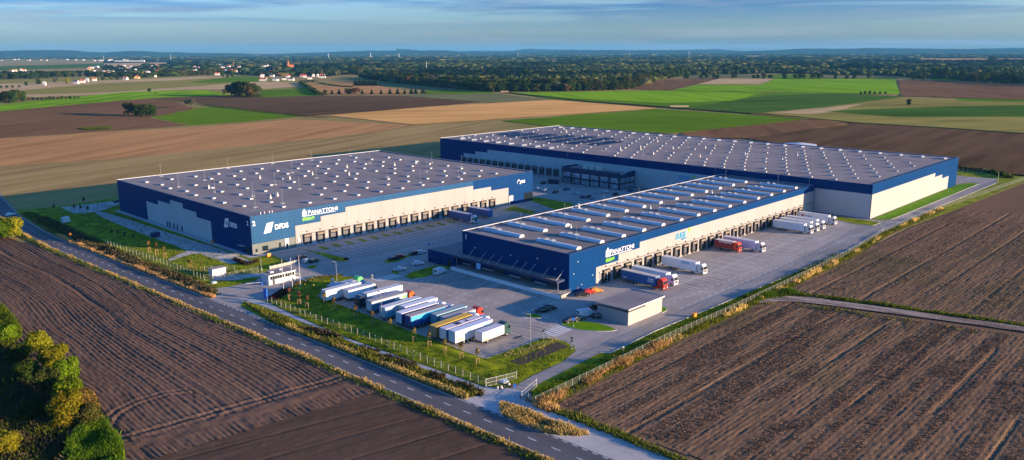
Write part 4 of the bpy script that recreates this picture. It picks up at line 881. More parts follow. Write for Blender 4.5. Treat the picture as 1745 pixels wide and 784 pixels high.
def cab_parts(par, x0, col):
    """tractor cab, rear wall at x0, length 2.3"""
    b = MB(); x1 = x0+2.25
    b.prism([(x0, 1.0), (x0, 3.2), (x0+.35, 3.65), (x0+1.3, 3.78), (x0+1.75, 3.45), (x0+2.1, 2.75), (x1+.05, 1.9), (x1+.05, .55), (x0+.35, .55), (x0+.3, 1.0)], -1.2, 1.2, 'y')
    o = b.build('cab', m_paint, par); setcol(o, col)
    g = MB(); g.add([(x0+2.12, -1.08, 2.82), (x0+2.12, 1.08, 2.82), (x1+.08, 1.12, 1.98), (x1+.08, -1.12, 1.98), (x0+2.05, -1.08, 2.82), (x0+2.05, 1.08, 2.82), (x1, 1.12, 1.98), (x1, -1.12, 1.98)], [(3,2,1,0),(4,5,6,7),(0,1,5,4),(2,3,7,6),(0,4,7,3),(1,2,6,5)]); g.build('windscreen', m_vg, o)
    for s in (-1, 1):
        g = MB(); g.prism([(x0+1.15, 1.95), (x0+2.08, 1.95), (x0+1.95, 2.72), (x0+1.15, 2.72)], s*1.2, s*1.225, 'y'); g.build('side_window', m_vg, o)
        g = MB(); g.box(x1-.05, x1+.09, s*.95-.2, s*.95+.2, .75, 1.0); g.build('headlight', m_lamp, o)
        g = MB(); g.box(x0+2.0, x0+2.15, s*1.38-.1, s*1.38+.1, 2.0, 2.75); g.tube((x0+2.05, s*1.2, 2.6), (x0+2.05, s*1.38, 2.6), .03, 4); g.build('mirror', m_dark, o)
    g = MB(); g.box(x1+.04, x1+.09, -.8, .8, 1.1, 1.8); g.build('grille', m_dark, o)
    g = MB(); g.box(x0+1.85, x0+2.2, -1.12, 1.12, 2.84, 2.98); g.build('sun_visor', m_dark, o)
    return o
def truck(label, x, y, head, side, roof, cabc=None, L=13.6, H=4.0, z0=1.05, rear=None, cat='truck', group=None, rigid=False, deco=None, cabrev=False, z=0.06, name=None):
    nm = name or ('semi_truck' if cabc and not rigid else 'box_truck' if rigid else 'semi_trailer')
    t = empty(nm, (x, y, z), head, label, cat, group); w2 = 1.27; rear = rear or side
    b = MB(); b.box(.05, L-.03, -w2, w2, z0, H-.1); o = b.build('trailer_body', m_tarp, t); setcol(o, side)
    b = MB(); b.box(0, L, -w2-.02, w2+.02, H-.1, H, 0, .04); r_ = b.build('trailer_roof', m_tarp, t); setcol(r_, roof)
    b = MB(); b.box(-.03, .05, -w2+.02, -.02, z0+.1, H-.14); b.box(-.03, .05, .02, w2-.02, z0+.1, H-.14); d_ = b.build('rear_doors', m_tarp, t); setcol(d_, rear)
    b = MB()
    for s in (-.8, -.4, .4, .8): b.tube((-.06, s, z0+.1), (-.06, s, H-.2), .02, 4)
    b.build('lock_bar', m_metal, d_)
    b = MB(); b.box(-.02, .06, -w2, -w2+.09, z0-.1, H-.1); b.box(-.02, .06, w2-.09, w2, z0-.1, H-.1); b.box(-.02, L, -w2-.01, w2+.01, z0-.14, z0); b.build('trailer_frame', m_chas if max(side) < .5 else m_trimw, t)
    b = MB(); b.box(.3, L-.2, -.5, .5, .75, z0-.14); b.box(0, .2, -1.1, 1.1, .45, .7); ch = b.build('chassis', m_chas, t)
    for s in (-1, 1):
        b = MB(); b.box(-.05, 0, s*.95-.18, s*.95+.18, .8, .93); b.build('tail_light', m_tail, t)
    if not rigid:
        wheels(t, [(a, s*1.05, .52) for a in (L-10.4, L-9.1, L-7.8) for s in (-1, 1)] if L > 11.5 else [(a, s*1.05, .52) for a in (1.8, 3.1) for s in (-1, 1)], TW, TR)
        for s in (-1, 1):
            b = MB(); b.box(L-6.6, L-4.2, s*1.2-.04, s*1.2+.04, .5, 1.0); b.build('side_guard', m_trimw, t)
        if not cabc:
            b = MB(); b.box(L-2.7, L-2.55, -.9, -.75, .1, 1); b.box(L-2.7, L-2.55, .75, .9, .1, 1); b.build('landing_leg', m_chas, t)
    else:
        wheels(t, [(2.0, s*1.05, .5) for s in (-1, 1)], TW, TR)
    if cabc:
        if rigid:
            cab_parts(t, L+.15, cabc); wheels(t, [(L+1.2, s*1.08, .52) for s in (-1, 1)], TW, TR)
            b = MB(); b.box(L-1, L+.5, -.45, .45, .6, .9); b.build('frame_rail', m_chas, t)
        else:
            b = MB(); b.box(L-1.2, L+2.6, -.45, .45, .7, 1.0); b.build('frame_rail', m_chas, t)
            cab_parts(t, L+.75, cabc); wheels(t, [(L+2.1, s*1.08, .52) for s in (-1, 1)]+[(L-1.3, s*1.0, .52) for s in (-1, 1)], TW, TR)
            for s in (-1, 1):
                b = MB(); b.box(L-.5, L+1.1, s*1.15-.1, s*1.15+.1, .45, 1.0); g = b.build('side_skirt', m_paint, t); setcol(g, cabc)
    for d in deco or []:
        k = d[0]
        if k == 'text':
            _, body, sx_, sz_, size, mm, side_ = d
            text('side_lettering', body, mm, t, (sx_, -w2-.03, sz_) if side_ < 0 else (sx_, w2+.03, sz_), size, 'y' if side_ < 0 else 'py', ext=.01, bold=.03)
        elif k == 'wave':
            b = MB(); n = 16; pts = [(.3+i*(L-1.2)/n, 2.2+.55*math.sin(i*.75)+.06*i) for i in range(n+1)]; b.prism(pts+[(L-.9, H-.25), (.3, H-.25)], -w2-.012, -w2-.03, 'y'); b.build('side_graphic', d[1], t)
        elif k == 'band':
            b = MB(); b.box(d[2], d[3], -w2-.03, -w2-.01, d[4], d[5]); b.build('side_graphic', d[1], t)
        elif k == 'hatchroof':
            b = MB(); b.box(4.5, 6.2, -.8, .8, H, H+.05); b.box(8.3, 8.9, -.6, .6, H, H+.05); b.build('roof_patch', m_dark, t)
        elif k == 'deflector':
            b = MB(); b.prism([(L+.1, 2.6), (L+1.0, 2.9), (L+1.0, 3.7), (L+.3, 3.6)], -1.1, 1.1, 'y'); g = b.build('roof_deflector', m_paint, t); setcol(g, d[1])
    return t
W_ = (.58, .59, .61); LG = (.55, .56, .58); SB = (0.02, 0.11, 0.30); RD = (.62, .02, .01); OR = (.80, .10, .01); NV = (.01, .02, .05); TL = (.02, .30, .42)
m_cyan = mat('cyan graphic', (0.02, 0.42, 0.62), 0.5); m_blu = mat('navy graphic', (0.02, 0.06, 0.2), 0.5)
GD = 'lorries docked along the cream hall'; GP = 'trailers and lorries in the parking row'
hd = -math.pi/2
def docked(k, label, side, roof, cabc, **kw):
    return truck(label, 202.6+6*k, kw.pop('y', 150.3), hd+kw.pop('da', 0), side, roof, cabc, group=GD, **kw)
docked(1, 'blue curtain trailer with a bright red tractor, first lorry docked at the cream hall', SB, (.55, .50, .45), RD, rear=(.6, .6, .6), deco=[('text', 'Trans', 10.8, 2.75, .9, m_whiteS, -1), ('text', 'Cargo', 10.6, 2.05, .9, m_whiteS, -1), ('text', 'Logistics', .9, 1.6, .5, m_whiteS, -1)])
docked(2, 'white lorry docked directly beside the blue trailer with the red tractor', (.70, .74, .80), W_, (.72, .72, .82))
docked(5, 'white lorry with blue lettering standing alone between empty docks', (.66, .73, .78), W_, W_, deco=[('text', 'SUUS', 8.0, 2.9, 1.3, m_teal, -1)])
docked(11, 'short dark red curtain lorry with an orange red cab and white lettering', (.30, .02, .03), (.6, .55, .55), (.85, .07, .02), L=7.6, H=3.8, rigid=True, da=0.03, deco=[('text', 'AUTOMOBILE', 1.7, 3.0, .85, m_whiteS, -1), ('band', m_amber, .2, 7.4, 1.05, 1.15), ('deflector', (.7, .04, .02))])
docked(12, 'plain lilac white lorry docked just behind the short red lorry', (.62, .60, .72), W_, W_)
docked(19, 'plain white lorry, nearest of the four docked at the far end of the cream hall', (.62, .70, .76), W_, W_)
docked(20, 'white lorry, second of the four docked at the far end of the cream hall', W_, W_, W_)
docked(21, 'white lorry, third of the four docked at the far end of the cream hall', W_, W_, W_)
docked(23, 'white lorry with a red round mark, last of four by the far corner', (.74, .76, .78), W_, W_, deco=[('text', 'Spedition', 3.1, 2.5, .9, m_teal, -1), ('band', mat('red mark', (.55, .01, .02), .5), 1.6, 2.7, 2.3, 3.2)])
m2 = -math.pi/2
truck('blue curtain semi trailer with a white tractor docked in the shaded yard', 164.1+6*12+0.2, 266.5, hd, (.03, .09, .26), (.25, .33, .48), W_, group='blue lorries in the shaded yard')
truck('blue curtain trailer without a tractor standing in the shaded yard', 164.1+6*14+0.2, 266.5, hd, (.03, .09, .26), (.25, .33, .48), None, group='blue lorries in the shaded yard')
# lorry park row, from the far end to the near end
truck('grey flatbed lorry with tan boards and a green cab, farthest of the parked row', 132.6, 207.4, .02, (.42, .33, .24), (.35, .40, .46), (.12, .62, .16), L=9.4, H=3.0, group=GP, deco=[('band', m_cyan, 0, 4.5, 2.6, 2.9)])
truck('long white trailer with a blue cab at the grassy end of the parked row', 126.9, 201.7, 0, W_, W_, (.02, .12, .32), group=GP, L=13.0)
truck('shorter white box lorry tucked beside the long white trailer with the blue cab', 132.6, 198.2, .0, (.66, .72, .78), (.5, .5, .52), (.5, .55, .6), L=8.2, H=3.6, rigid=True, group=GP)
truck('black tractor with a white trailer parked nose towards the road', 146.8, 189.9, math.pi, W_, W_, NV, L=13.3, group=GP)
truck('low grey trailer with a blue tarpaulin squeezed between taller trailers', 134.5, 186.7, 0, (.4, .46, .52), (.12, .24, .40), None, L=9.5, H=3.2, group=GP)
truck('blue striped curtain trailer with a grey roof and an orange red tractor', 129.9, 182.9, 0, (.04, .16, .28), (.36, .33, .31), OR, group=GP, rear=(.55, .6, .65), L=13.2, deco=[('text', 'EXPRES', 8.6, 2.5, .9, m_whiteS, -1), ('band', m_green, 11.5, 12.6, 2.6, 3.2), ('band', m_trimw, .1, 12.9, 3.35, 3.75)])
truck('white trailer with a wavy teal lower side, right after the blue striped one', 129.0, 175.4, .03, (.08, .34, .46), W_, None, group=GP, rear=(.45, .52, .58), deco=[('wave', m_white)])
truck('plain white trailer standing forward in the row beside the wavy teal one', 133.4, 172.0, .0, W_, (.70, .71, .76), None, L=12.2, group=GP)
truck('white roofed dark blue trailer with a white tractor, left of the wave trailer', 129.2, 168.2, 0, (.03, .05, .18), (.72, .73, .77), W_, group=GP, rear=(.55, .66, .75))
truck('blue trailer with a cyan wave on its side and a tan grey roof', 129.3, 164.4, 0, (.02, .07, .28), (.38, .33, .29), W_, group=GP, rear=(.02, .05, .2), deco=[('wave', m_cyan)])
truck('teal grey trailer set back in the row behind the blue wave trailer', 135.3, 160.6, 0, (.12, .30, .38), (.30, .37, .38), None, L=11.6, group=GP, H=3.8)
truck('tan roofed grey trailer with a red tractor, set back in the row', 135.6, 156.9, 0, (.25, .35, .42), (.42, .35, .32), (.6, .03, .01), L=11.0, H=3.7, group=GP)
truck('yellow roofed trailer with a white tractor', 128.6, 153.1, .04, (.28, .20, .06), (.66, .40, .03), W_, group=GP, rear=(.3, .22, .12))
truck('pale roofed blue trailer with dark roof patches and a white tractor, beside the yellow roof', 129.1, 149.7, .02, (.03, .13, .35), (.62, .58, .62), W_, group=GP, rear=(.62, .66, .72), L=13.6, deco=[('hatchroof',)])
truck('white trailer with green and blue lettering, last long trailer of the parked row', 129.5, 146.6, 0, W_, (.60, .66, .76), None, group=GP, rear=(.50, .62, .70), deco=[('text', 'SUUS', 10.2, 2.85, 1.1, m_teal, -1), ('text', 'Logistics', 1.0, 1.5, .5, m_green, -1)])
truck('small white box lorry with a dark green cab, nearest of the row', 135.0, 142.3, .03, (.74, .72, .68), (.50, .52, .60), (.02, .07, .06), L=8.3, H=3.35, rigid=True, group=GP, deco=[('text', 'SUUS', 4.2, 2.1, .9, m_teal, -1), ('text', 'Logistics', .6, 1.2, .45, m_green, -1)])
# ---------------------------------------------------------------- cars
def car_proto(kind):
    t = empty('parked_car', (0, 0, 0))
    if kind == 'hatch': prof = [(-2.0, .35), (-2.05, .8), (-1.9, 1.0), (-1.55, 1.42), (-.4, 1.48), (.35, 1.40), (1.05, .98), (1.85, .86), (2.05, .65), (2.05, .35)]; gl = [(-1.72, 1.02), (-1.45, 1.36), (-.4, 1.41), (.3, 1.34), (.88, 1.0)]
    elif kind == 'sedan': prof = [(-2.3, .35), (-2.35, .8), (-2.2, .98), (-1.6, 1.04), (-1.0, 1.40), (-.1, 1.44), (.55, 1.36), (1.25, .98), (2.1, .84), (2.3, .62), (2.3, .35)]; gl = [(-1.5, 1.06), (-.95, 1.34), (-.1, 1.38), (.5, 1.30), (1.08, .99)]
    else: prof = [(-2.7, .4), (-2.75, 2.05), (-2.6, 2.25), (.9, 2.28), (1.35, 2.1), (2.05, 1.3), (2.6, 1.1), (2.75, .75), (2.75, .4)]; gl = [(.55, 1.4), (.55, 1.98), (1.25, 1.98), (1.8, 1.4)]
    w2 = .88 if kind != 'van' else 1.0; b = MB(); n = len(prof); top = max(p[1] for p in prof)
    lay = []
    for s, k in ((-1, 0), (-1, 1), (1, 1), (1, 0)):
        for (x, z) in prof:
            tap = max(0, (z-.9)/(top-.9)); wy = w2*(1-.17*tap if kind != 'van' else 1-.06*tap); ins = (0.05 if k == 0 else 0)
            lay.append((x*(1 if k == 0 else 1), s*(wy-(0 if k == 0 else .07)), z-(0.04 if k == 0 and z > .5 else 0)))
    fs = []
    for r_ in range(3):
        for i in range(n): fs.append((r_*n+i, r_*n+(i+1) % n, (r_+1)*n+(i+1) % n, (r_+1)*n+i))
    fs += [tuple(range(n)), tuple(range(3*n, 4*n))[::-1]]; b.add(lay, fs); me = b.mesh('body', m_paint)
    link('body', me, t)
    for s in (-1, 1):
        g = MB(); gw = (w2-.05 if kind != 'van' else w2+.005)
        g.add([(x, s*(gw if z < 1.1 else gw-.10), z) for x, z in gl]+[(x, s*((gw if z < 1.1 else gw-.10)-.09), z) for x, z in gl], [tuple(range(len(gl))), tuple(range(len(gl), 2*len(gl)))[::-1]]+[(i, (i+1) % len(gl), len(gl)+(i+1) % len(gl), len(gl)+i) for i in range(len(gl))])
        g.build('side_window', m_vg, t)
    g = MB()
    if kind == 'van': g.box(2.0, 2.02, -.1, .1, 1.0, 1.05); a, c = (1.38, 2.07), (2.02, 1.34)
    elif kind == 'hatch': a, c = (.42, 1.40), (1.02, 1.02)
    else: a, c = (.62, 1.36), (1.22, 1.02)
    ww = w2-.13; g.add([(a[0]+.03, -ww+.06, a[1]), (a[0]+.03, ww-.06, a[1]), (c[0]+.03, ww, c[1]), (c[0]+.03, -ww, c[1])], [(0, 1, 2, 3)]); g.build('windscreen', m_vg, t)
    g = MB()
    if kind == 'hatch': g.add([(-1.9, -.62, 1.06), (-1.9, .62, 1.06), (-1.60, .58, 1.40), (-1.60, -.58, 1.40)], [(0, 1, 2, 3)])
    elif kind == 'sedan': g.add([(-1.60, -.62, 1.08), (-1.60, .62, 1.08), (-1.06, .58, 1.39), (-1.06, -.58, 1.39)], [(0, 1, 2, 3)])
    else: g.add([(-2.77, -.75, 1.4), (-2.77, .75, 1.4), (-2.775, .72, 1.9), (-2.775, -.72, 1.9)], [(0, 1, 2, 3)])
    g.build('rear_window', m_vg, t)
    xf = prof[-1][0]; xr = prof[0][0]
    for s in (-1, 1):
        g = MB(); g.box(xf-.12, xf+.02, s*(w2-.22)-.16, s*(w2-.22)+.16, .62, .76); g.build('headlight', m_lamp, t)
        g = MB(); g.box(xr-.06, xr+.05, s*(w2-.2)-.13, s*(w2-.2)+.13, .72, .92); g.build('tail_light', m_tail, t)
    wb = 1.28 if kind == 'hatch' else 1.42 if kind == 'sedan' else 1.75
    wheels(t, [(a*wb, s*(w2-.1), .33) for a in (-1, 1) for s in (-1, 1)], CW, CR)
    return t
protos = {k: car_proto(k) for k in ('hatch', 'sedan', 'van')}; used_p = set()
def car(kind, px, py, deg, col, label, cat='car', group=None, name=None):
    p = protos[kind]
    if kind in used_p: o = copy_tree(p)
    else: o = p; used_p.add(kind)
    c = P(px, py, 0.06); o.location = (c.x, c.y, 0.06); o.rotation_euler.z = R(deg); tag(o, label, cat, group); o.name = name or ('delivery_van' if kind == 'van' else 'parked_car')
    for ch in o.children:
        if ch.name.startswith('body'): setcol(ch, col)
    return o
BK = (.015, .015, .018); SV = (.45, .47, .5); WH = (.6, .6, .62); BL = (.02, .06, .2); CR_ = (.25, .01, .01)
cl = [
 ('hatch',671.3,443.5,-5,BK,'black hatchback on the kerb of the small shaded car park, beside a dark red car'),
 ('hatch',681,440,0,CR_,'dark red hatchback in the small shaded car park beside a black one'),
 ('sedan',707.6,434,-5,BK,'black estate car in the small shaded car park beside a white car'),
 ('hatch',718,432.5,-5,WH,'white hatchback nose on in the small shaded car park beside a black estate'),
 ('hatch',712.7,451.4,-25,WH,'silver white hatchback alone in the middle of the small shaded car park'),
 ('sedan',681.5,461,-20,SV,'silver estate car with an orange roof light on the grass tip by the zebra crossing'),
 ('van',749.7,466.5,12,WH,'white panel van on the grass edge in front of the loading platform'),
 ('hatch',514,441.5,10,CR_,'dark red car by the low wall behind the guard house'),
 ('hatch',524,447,12,WH,'white and dark red hatchback behind the guard house'),
 ('hatch',535.7,447,10,BK,'black hatchback at the grass tip behind the guard house'),
 ('sedan',992.7,504.6,-30,BK,'large black estate car parked by the blue corner of the front hall'),
 ('hatch',1004,500.3,-30,(.5,.02,.01),'red hatchback between the black estate and the orange car by the blue corner'),
 ('hatch',1015.6,498,-30,(.75,.28,.03),'orange yellow hatchback by the roller gate of the front hall'),
 ('sedan',925,532,-25,BK,'black saloon with the silver wheel at the small grass tip in the open yard'),
 ('hatch',936.5,528,-25,BK,'black hatchback, right one of the pair in the open yard'),
 ('sedan',973,549,-20,BK,'dark blue estate car on the near edge of the triangular lawn'),
 ('sedan',984.5,546,-20,(.03,.035,.045),'dark grey estate car between the blue car and white van by the lawn'),
 ('van',999,539,-22,WH,'small white van with black side windows beside the cream shed'),
 ('hatch',1021,541.5,-30,BK,'black car with a red interior against the shaded wall of the cream shed'),
 ('hatch',1015.6,526,-30,BK,'black car half hidden behind the corner of the cream shed'),
 ('sedan',926,313,20,(.01,.015,.03),'dark saloon near the blue skip by the office block'),
 ('hatch',917,323.5,10,WH,'white car just past the corner of the left hall'),
 ('sedan',928.8,326,15,WH,'white saloon beside another white car near the corner of the left hall'),
 ('hatch',946.7,328.7,15,BK,'black car alone in the middle of the office car park'),
 ('hatch',965.3,324,5,BL,'dark blue car in the office car park next to the blue bays'),
 ('sedan',983.8,330.8,5,SV,'silver saloon in the office car park between two dark cars'),
 ('hatch',992.8,337,20,BL,'navy car in the row near the long roof edge'),
 ('sedan',1003.8,336.4,20,(.02,.02,.03),'dark saloon beside the navy car near the long roof edge'),
 ('hatch',1010,339.2,25,(.2,.32,.5),'pale blue car nearest the long roof edge'),
 ('sedan',1032,328.2,5,WH,'white saloon by the office block corner'),
 ('hatch',1049,332.3,15,BK,'black car by the corner of the office block'),
 ('sedan',1074,326.2,15,BL,'dark saloon beside the end wall of the office block'),
 ('sedan',201,344.5,20,BK,'black car standing behind the far corner of the left hall'),
 ('hatch',18,367.5,20,WH,'white hatchback driving off at the far end of the country road')]
for a in cl: car(*a, group=None)
# ---------------------------------------------------------------- person
def person(px, py, head, label, top, legs, arm=0.0):
    c = P(px, py, .06); t = empty('person', (c.x, c.y, .06), head, label, 'person')
    me = bpy.data.meshes.new('body'); J = {'p': (0, 0, .95, .15), 's': (0, 0, 1.25, .16), 'n': (0, 0, 1.48, .07), 'h': (0, .02, 1.62, .11), 'ht': (0, .02, 1.74, .08),
      'sl': (-.19, 0, 1.42, .07), 'el': (-.27, .02, 1.15, .05), 'wl': (-.25, .16, .95, .04), 'sr': (.19, 0, 1.42, .07), 'er': (.27, .06, 1.17, .05), 'wr': (.22, .28, 1.1, .04),
      'hl': (-.1, 0, .9, .1), 'kl': (-.12, .04, .5, .065), 'al': (-.12, 0, .1, .05), 'tl': (-.12, .16, .04, .045), 'hr': (.1, 0, .9, .1), 'kr': (.13, .1, .5, .065), 'ar': (.13, .05, .1, .05), 'tr': (.13, .2, .04, .045)}
    E = [('p', 's'), ('s', 'n'), ('n', 'h'), ('h', 'ht'), ('s', 'sl'), ('sl', 'el'), ('el', 'wl'), ('s', 'sr'), ('sr', 'er'), ('er', 'wr'), ('p', 'hl'), ('hl', 'kl'), ('kl', 'al'), ('al', 'tl'), ('p', 'hr'), ('hr', 'kr'), ('kr', 'ar'), ('ar', 'tr')]
    ks = list(J); me.from_pydata([J[k][:3] for k in ks], [(ks.index(a), ks.index(b)) for a, b in E], [])
    o = link('body', me, t); sk = o.modifiers.new('s', 'SKIN'); sv = me.skin_vertices[0].data
    for i, k in enumerate(ks): sv[i].radius = (J[k][3], J[k][3]*.8)
    sv[0].use_root = True; o.modifiers.new('d', 'SUBSURF').levels = 1; o.modifiers['d'].render_levels = 1
    m = bpy.data.materials.new('person clothes'); m.use_nodes = True; tt = m.node_tree; g = N(tt, 'ShaderNodeTexCoord'); s = N(tt, 'ShaderNodeSeparateXYZ'); tt.links.new(g.outputs['Object'], s.inputs[0])
    r = N(tt, 'ShaderNodeValToRGB'); r.color_ramp.interpolation = 'CONSTANT'; e = r.color_ramp.elements; e[0].color = (*legs, 1); e[1].position = .53; e[1].color = (*top, 1); x = e.new(.86); x.color = (.45, .27, .2, 1); x = e.new(.965); x.color = (.05, .03, .02, 1)
    dv = N(tt, 'ShaderNodeMath', operation='DIVIDE'); dv.inputs[1].default_value = 1.75; tt.links.new(s.outputs[2], dv.inputs[0]); tt.links.new(dv.outputs[0], r.inputs[0]); tt.links.new(r.outputs[0], tt.nodes['Principled BSDF'].inputs['Base Color'])
    me.materials.append(m); return t
person(984.4, 497, R(-60), 'person in a white and red top standing by the blue corner of the front hall', (.6, .15, .15), (.03, .04, .1))
# ---------------------------------------------------------------- poles, signs
def pole(name, px, py, h, label, cat, group=None, r=.09, arm=None, col=None, extra=None, r2=None):
    c = P(px, py, .06); t = empty(name, (c.x, c.y, .02), 0, label, cat, group)
    b = MB(); b.tube((0, 0, 0), (0, 0, h), r, 8, r2=r2 or r*.7); b.box(-.2, .2, -.2, .2, 0, .25); b.build('pole', col or m_metal, t)
    if arm:
        for ax, ay in arm:
            b = MB(); b.tube((0, 0, h-.05), (ax*1.3, ay*1.3, h+.25), .04, 6); b.build('arm', m_metal, t)
            b = MB(); b.box(-.45, .45, -.14, .14, -.06, .06); lo = b.build('lamp_head', m_dark, t, (ax*1.6, ay*1.6, h+.25)); lo.rotation_euler.z = math.atan2(ay, ax)
    if extra: extra(t)
    return t
GL = 'lamp posts on the site'
pole('street_lamp', 574, 478, 6.5, 'galvanised lamp post on the grass corner behind the round well', 'street lamp', GL, arm=[(-1, .3)])
pole('street_lamp', 904, 592, 9.0, 'tall lamp post at the near end of the lorry park, beside the soil bed', 'street lamp', GL, arm=[(-.9, .4)])
pole('street_lamp', 651, 549, 8.5, 'tall lamp post standing among the parked trailers', 'street lamp', GL, arm=[(0, .6), (0, -.6)])
pole('street_lamp', 445.5, 460, 4.6, 'slim lamp post on the lawn left of the guard house', 'street lamp', GL)
pole('street_lamp', 1700, 312, 6.0, 'lamp post at the far bend of the perimeter drive', 'street lamp', GL, arm=[(-1, .2)])
for q, (x, y, s) in enumerate(((483.4, 496.3, 'first'), (498.5, 492.8, 'middle'), (512, 488.6, 'last'))):
    pole('flagpole', x, y, 10.5, '%s of three tall bare white flagpoles in front of the guard house' % s, 'flagpole', 'flagpoles', r=.10, col=m_white, r2=.06)
def sign_plate(w, h, z, m, th=.05, shape='box', deg=225):
    def f(t):
        b = MB()
        if shape == 'box': b.box(-w/2, w/2, -th-.05, -.05, z, z+h)
        elif shape == 'disc': b.cyl((0, -.1, z+h/2), w/2, th, 'y', 14)
        else: b.prism([(0, z), (w/2, z+h/2), (0, z+h), (-w/2, z+h/2)], -.1, -.05, 'y')
        o = b.build('plate', m, t); o.rotation_euler.z = R(-40)
    return f
m_bsign = mat('blue road sign', (.02, .12, .5), .4)
pole('road_sign', 977, 557, 2.2, 'blue square parking sign on the triangular lawn', 'road sign', extra=sign_plate(.8, .8, 1.9, m_bsign), r=.04)
pole('road_sign', 925.9, 577.5, 2.2, 'small dark sign at the zebra crossing near the soil bed', 'road sign', extra=sign_plate(.6, .6, 2.0, m_dark), r=.04)
pole('road_sign', 974, 595, 2.6, 'two dark discs on a post at the bend of the access lane', 'road sign', extra=lambda t: (sign_plate(.7, .7, 2.7, m_dark, shape='disc')(t), sign_plate(.7, .7, 1.9, m_dark, shape='disc')(t)), r=.04)
pole('road_sign', 877, 675, 2.6, 'small blue sign on a post at the lower footpath gate', 'road sign', extra=sign_plate(.55, .9, 2.1, m_bsign), r=.04)
pole('road_sign', 121.5, 410, 2.2, 'orange diamond warning sign beside the country road', 'road sign', extra=sign_plate(1.4, 1.4, 1.9, m_amber, shape='dia'), r=.05)
pole('road_sign', 635, 484, 3.2, 'pair of round traffic signs by the upper zebra crossing', 'road sign', extra=lambda t: (sign_plate(.8, .8, 2.6, m_metal, shape='disc')(t), sign_plate(.8, .8, 1.7, m_metal, shape='disc')(t)), r=.05)
pole('road_sign', 739, 446, 2.2, 'dark sign on a post in the small shaded car park', 'road sign', extra=sign_plate(.6, .9, 1.7, m_dark), r=.04)
pole('road_sign', 731, 425, 2.0, 'blue sign at the edge of the pale paved patch in the shaded yard', 'road sign', extra=sign_plate(.6, .8, 1.6, m_bsign), r=.04)
pole('road_sign', 1062, 602-.0, 1.8, 'white and red marker post on the grass strip by the field fence', 'marker post', extra=sign_plate(.5, .4, 1.5, m_white), r=.06)
pole('hydrant_post', 1503, 397, 1.6, 'white topped post on the verge by the far part of the fence', 'marker post', extra=sign_plate(.6, .4, 1.3, m_white), r=.06)
def bulk(name, px, py, build, label, cat, rz=0):
    c = P(px, py, .1); t = empty(name, (c.x, c.y, .06), rz, label, cat); build(t); return t
def well(t):
    b = MB(); b.cyl((0, 0, 0), 1.6, .45, n=24); b.build('base', m_trimw, t); b = MB(); b.cyl((-.3, .5, .45), .35, 1.4, n=12); b.cyl((-.3, .5, 1.85), .45, .25, n=12, r2=.2); b.build('vent_pipe', m_white, t)
bulk('well_cover', 570, 484, well, 'round concrete well cover with a short pipe on the shaded lawn', 'well cover')
def manhole(t):
    b = MB(); b.cyl((0, 0, 0), 1.1, .35, n=24); b.build('base', m_kerb, t); b = MB(); b.cyl((0, 0, .35), .9, .12, n=24); b.cyl((0, 0, .47), .3, .08, n=12); b.build('lid', mat('pale blue lid', (.4, .55, .6), .4), t)
bulk('manhole_shaft', 859, 651, manhole, 'round pale blue manhole lid just inside the lower gate', 'manhole')
bulk('manhole_shaft', 364, 482, manhole, 'round manhole cover on the sunny lawn tip at the entrance', 'manhole')
def rocks(t):
    for i in range(7):
        a = rnd.random()*6.3; r_ = rnd.random()*2.2; b = MB(); b.cyl((r_*math.cos(a), r_*math.sin(a)*.5, 0), .45, .35+.3*rnd.random(), n=7, r2=.2); b.build('stone', m_kerb if i % 2 else m_soil, t)
bulk('rock_garden', 860, 660, rocks, 'bed of rough stones inside the lower gate', 'rock garden')
def totem(t):
    b = MB(); b.box(-.2, .2, -.6, .6, 0, 3.4, 0, .05); b.build('board', m_bsign, t); b = MB(); b.box(-.45, .45, -1.05, 1.05, 0, .25); b.build('base', m_kerb, t)
bulk('totem_sign', 453, 510, totem, 'tall blue totem board at the start of the fence by the entrance', 'sign board', .3)
def lowwall(t):
    b = MB(); b.box(-8, 8, -.15, .15, 0, 1.0); b.build('wall', m_post, t); b = MB()
    for i in range(9): b.box(-8+2*i-.08, -8+2*i+.08, -.2, .2, 0, 1.15)
    b.build('post', m_metal, t)
c = P(489, 452); t = empty('screen_wall', (c.x+1, c.y, .06), R(3), 'low pale grey screen wall behind the guard house roof', 'wall'); lowwall(t)
def barrier(t):
    b = MB(); b.box(-.25, .25, -.25, .25, 0, 1.1, 0, .04); b.build('housing', m_bsign, t); b = MB(); b.box(0, 5, -.06, .06, .95, 1.08); b.build('boom', m_white, t)
bulk('barrier_gate', 447, 486, barrier, 'white boom barrier on the lane left of the guard house', 'barrier', R(150))
bulk('barrier_gate', 512, 478, barrier, 'white boom barrier on the lane right of the guard house', 'barrier', R(-100))
def box3(t, m=m_amber):
    b = MB(); b.box(-.7, .7, -.4, .4, 0, 1.1, 0, .05); b.build('box', m, t); b = MB(); b.box(-.75, .75, -.45, .45, 1.1, 1.2); b.build('lid', m, t)
bulk('grit_bin', 458, 437, box3, 'yellow grit bin by the grey corner of the left hall', 'grit bin')
bulk('grit_bin', 364, 413, box3, 'yellow grit bin on the shaded strip by the left hall wall', 'grit bin')
bulk('grit_bin', 1183, 540, box3, 'orange box beside the fence at the edge of the field', 'grit bin')
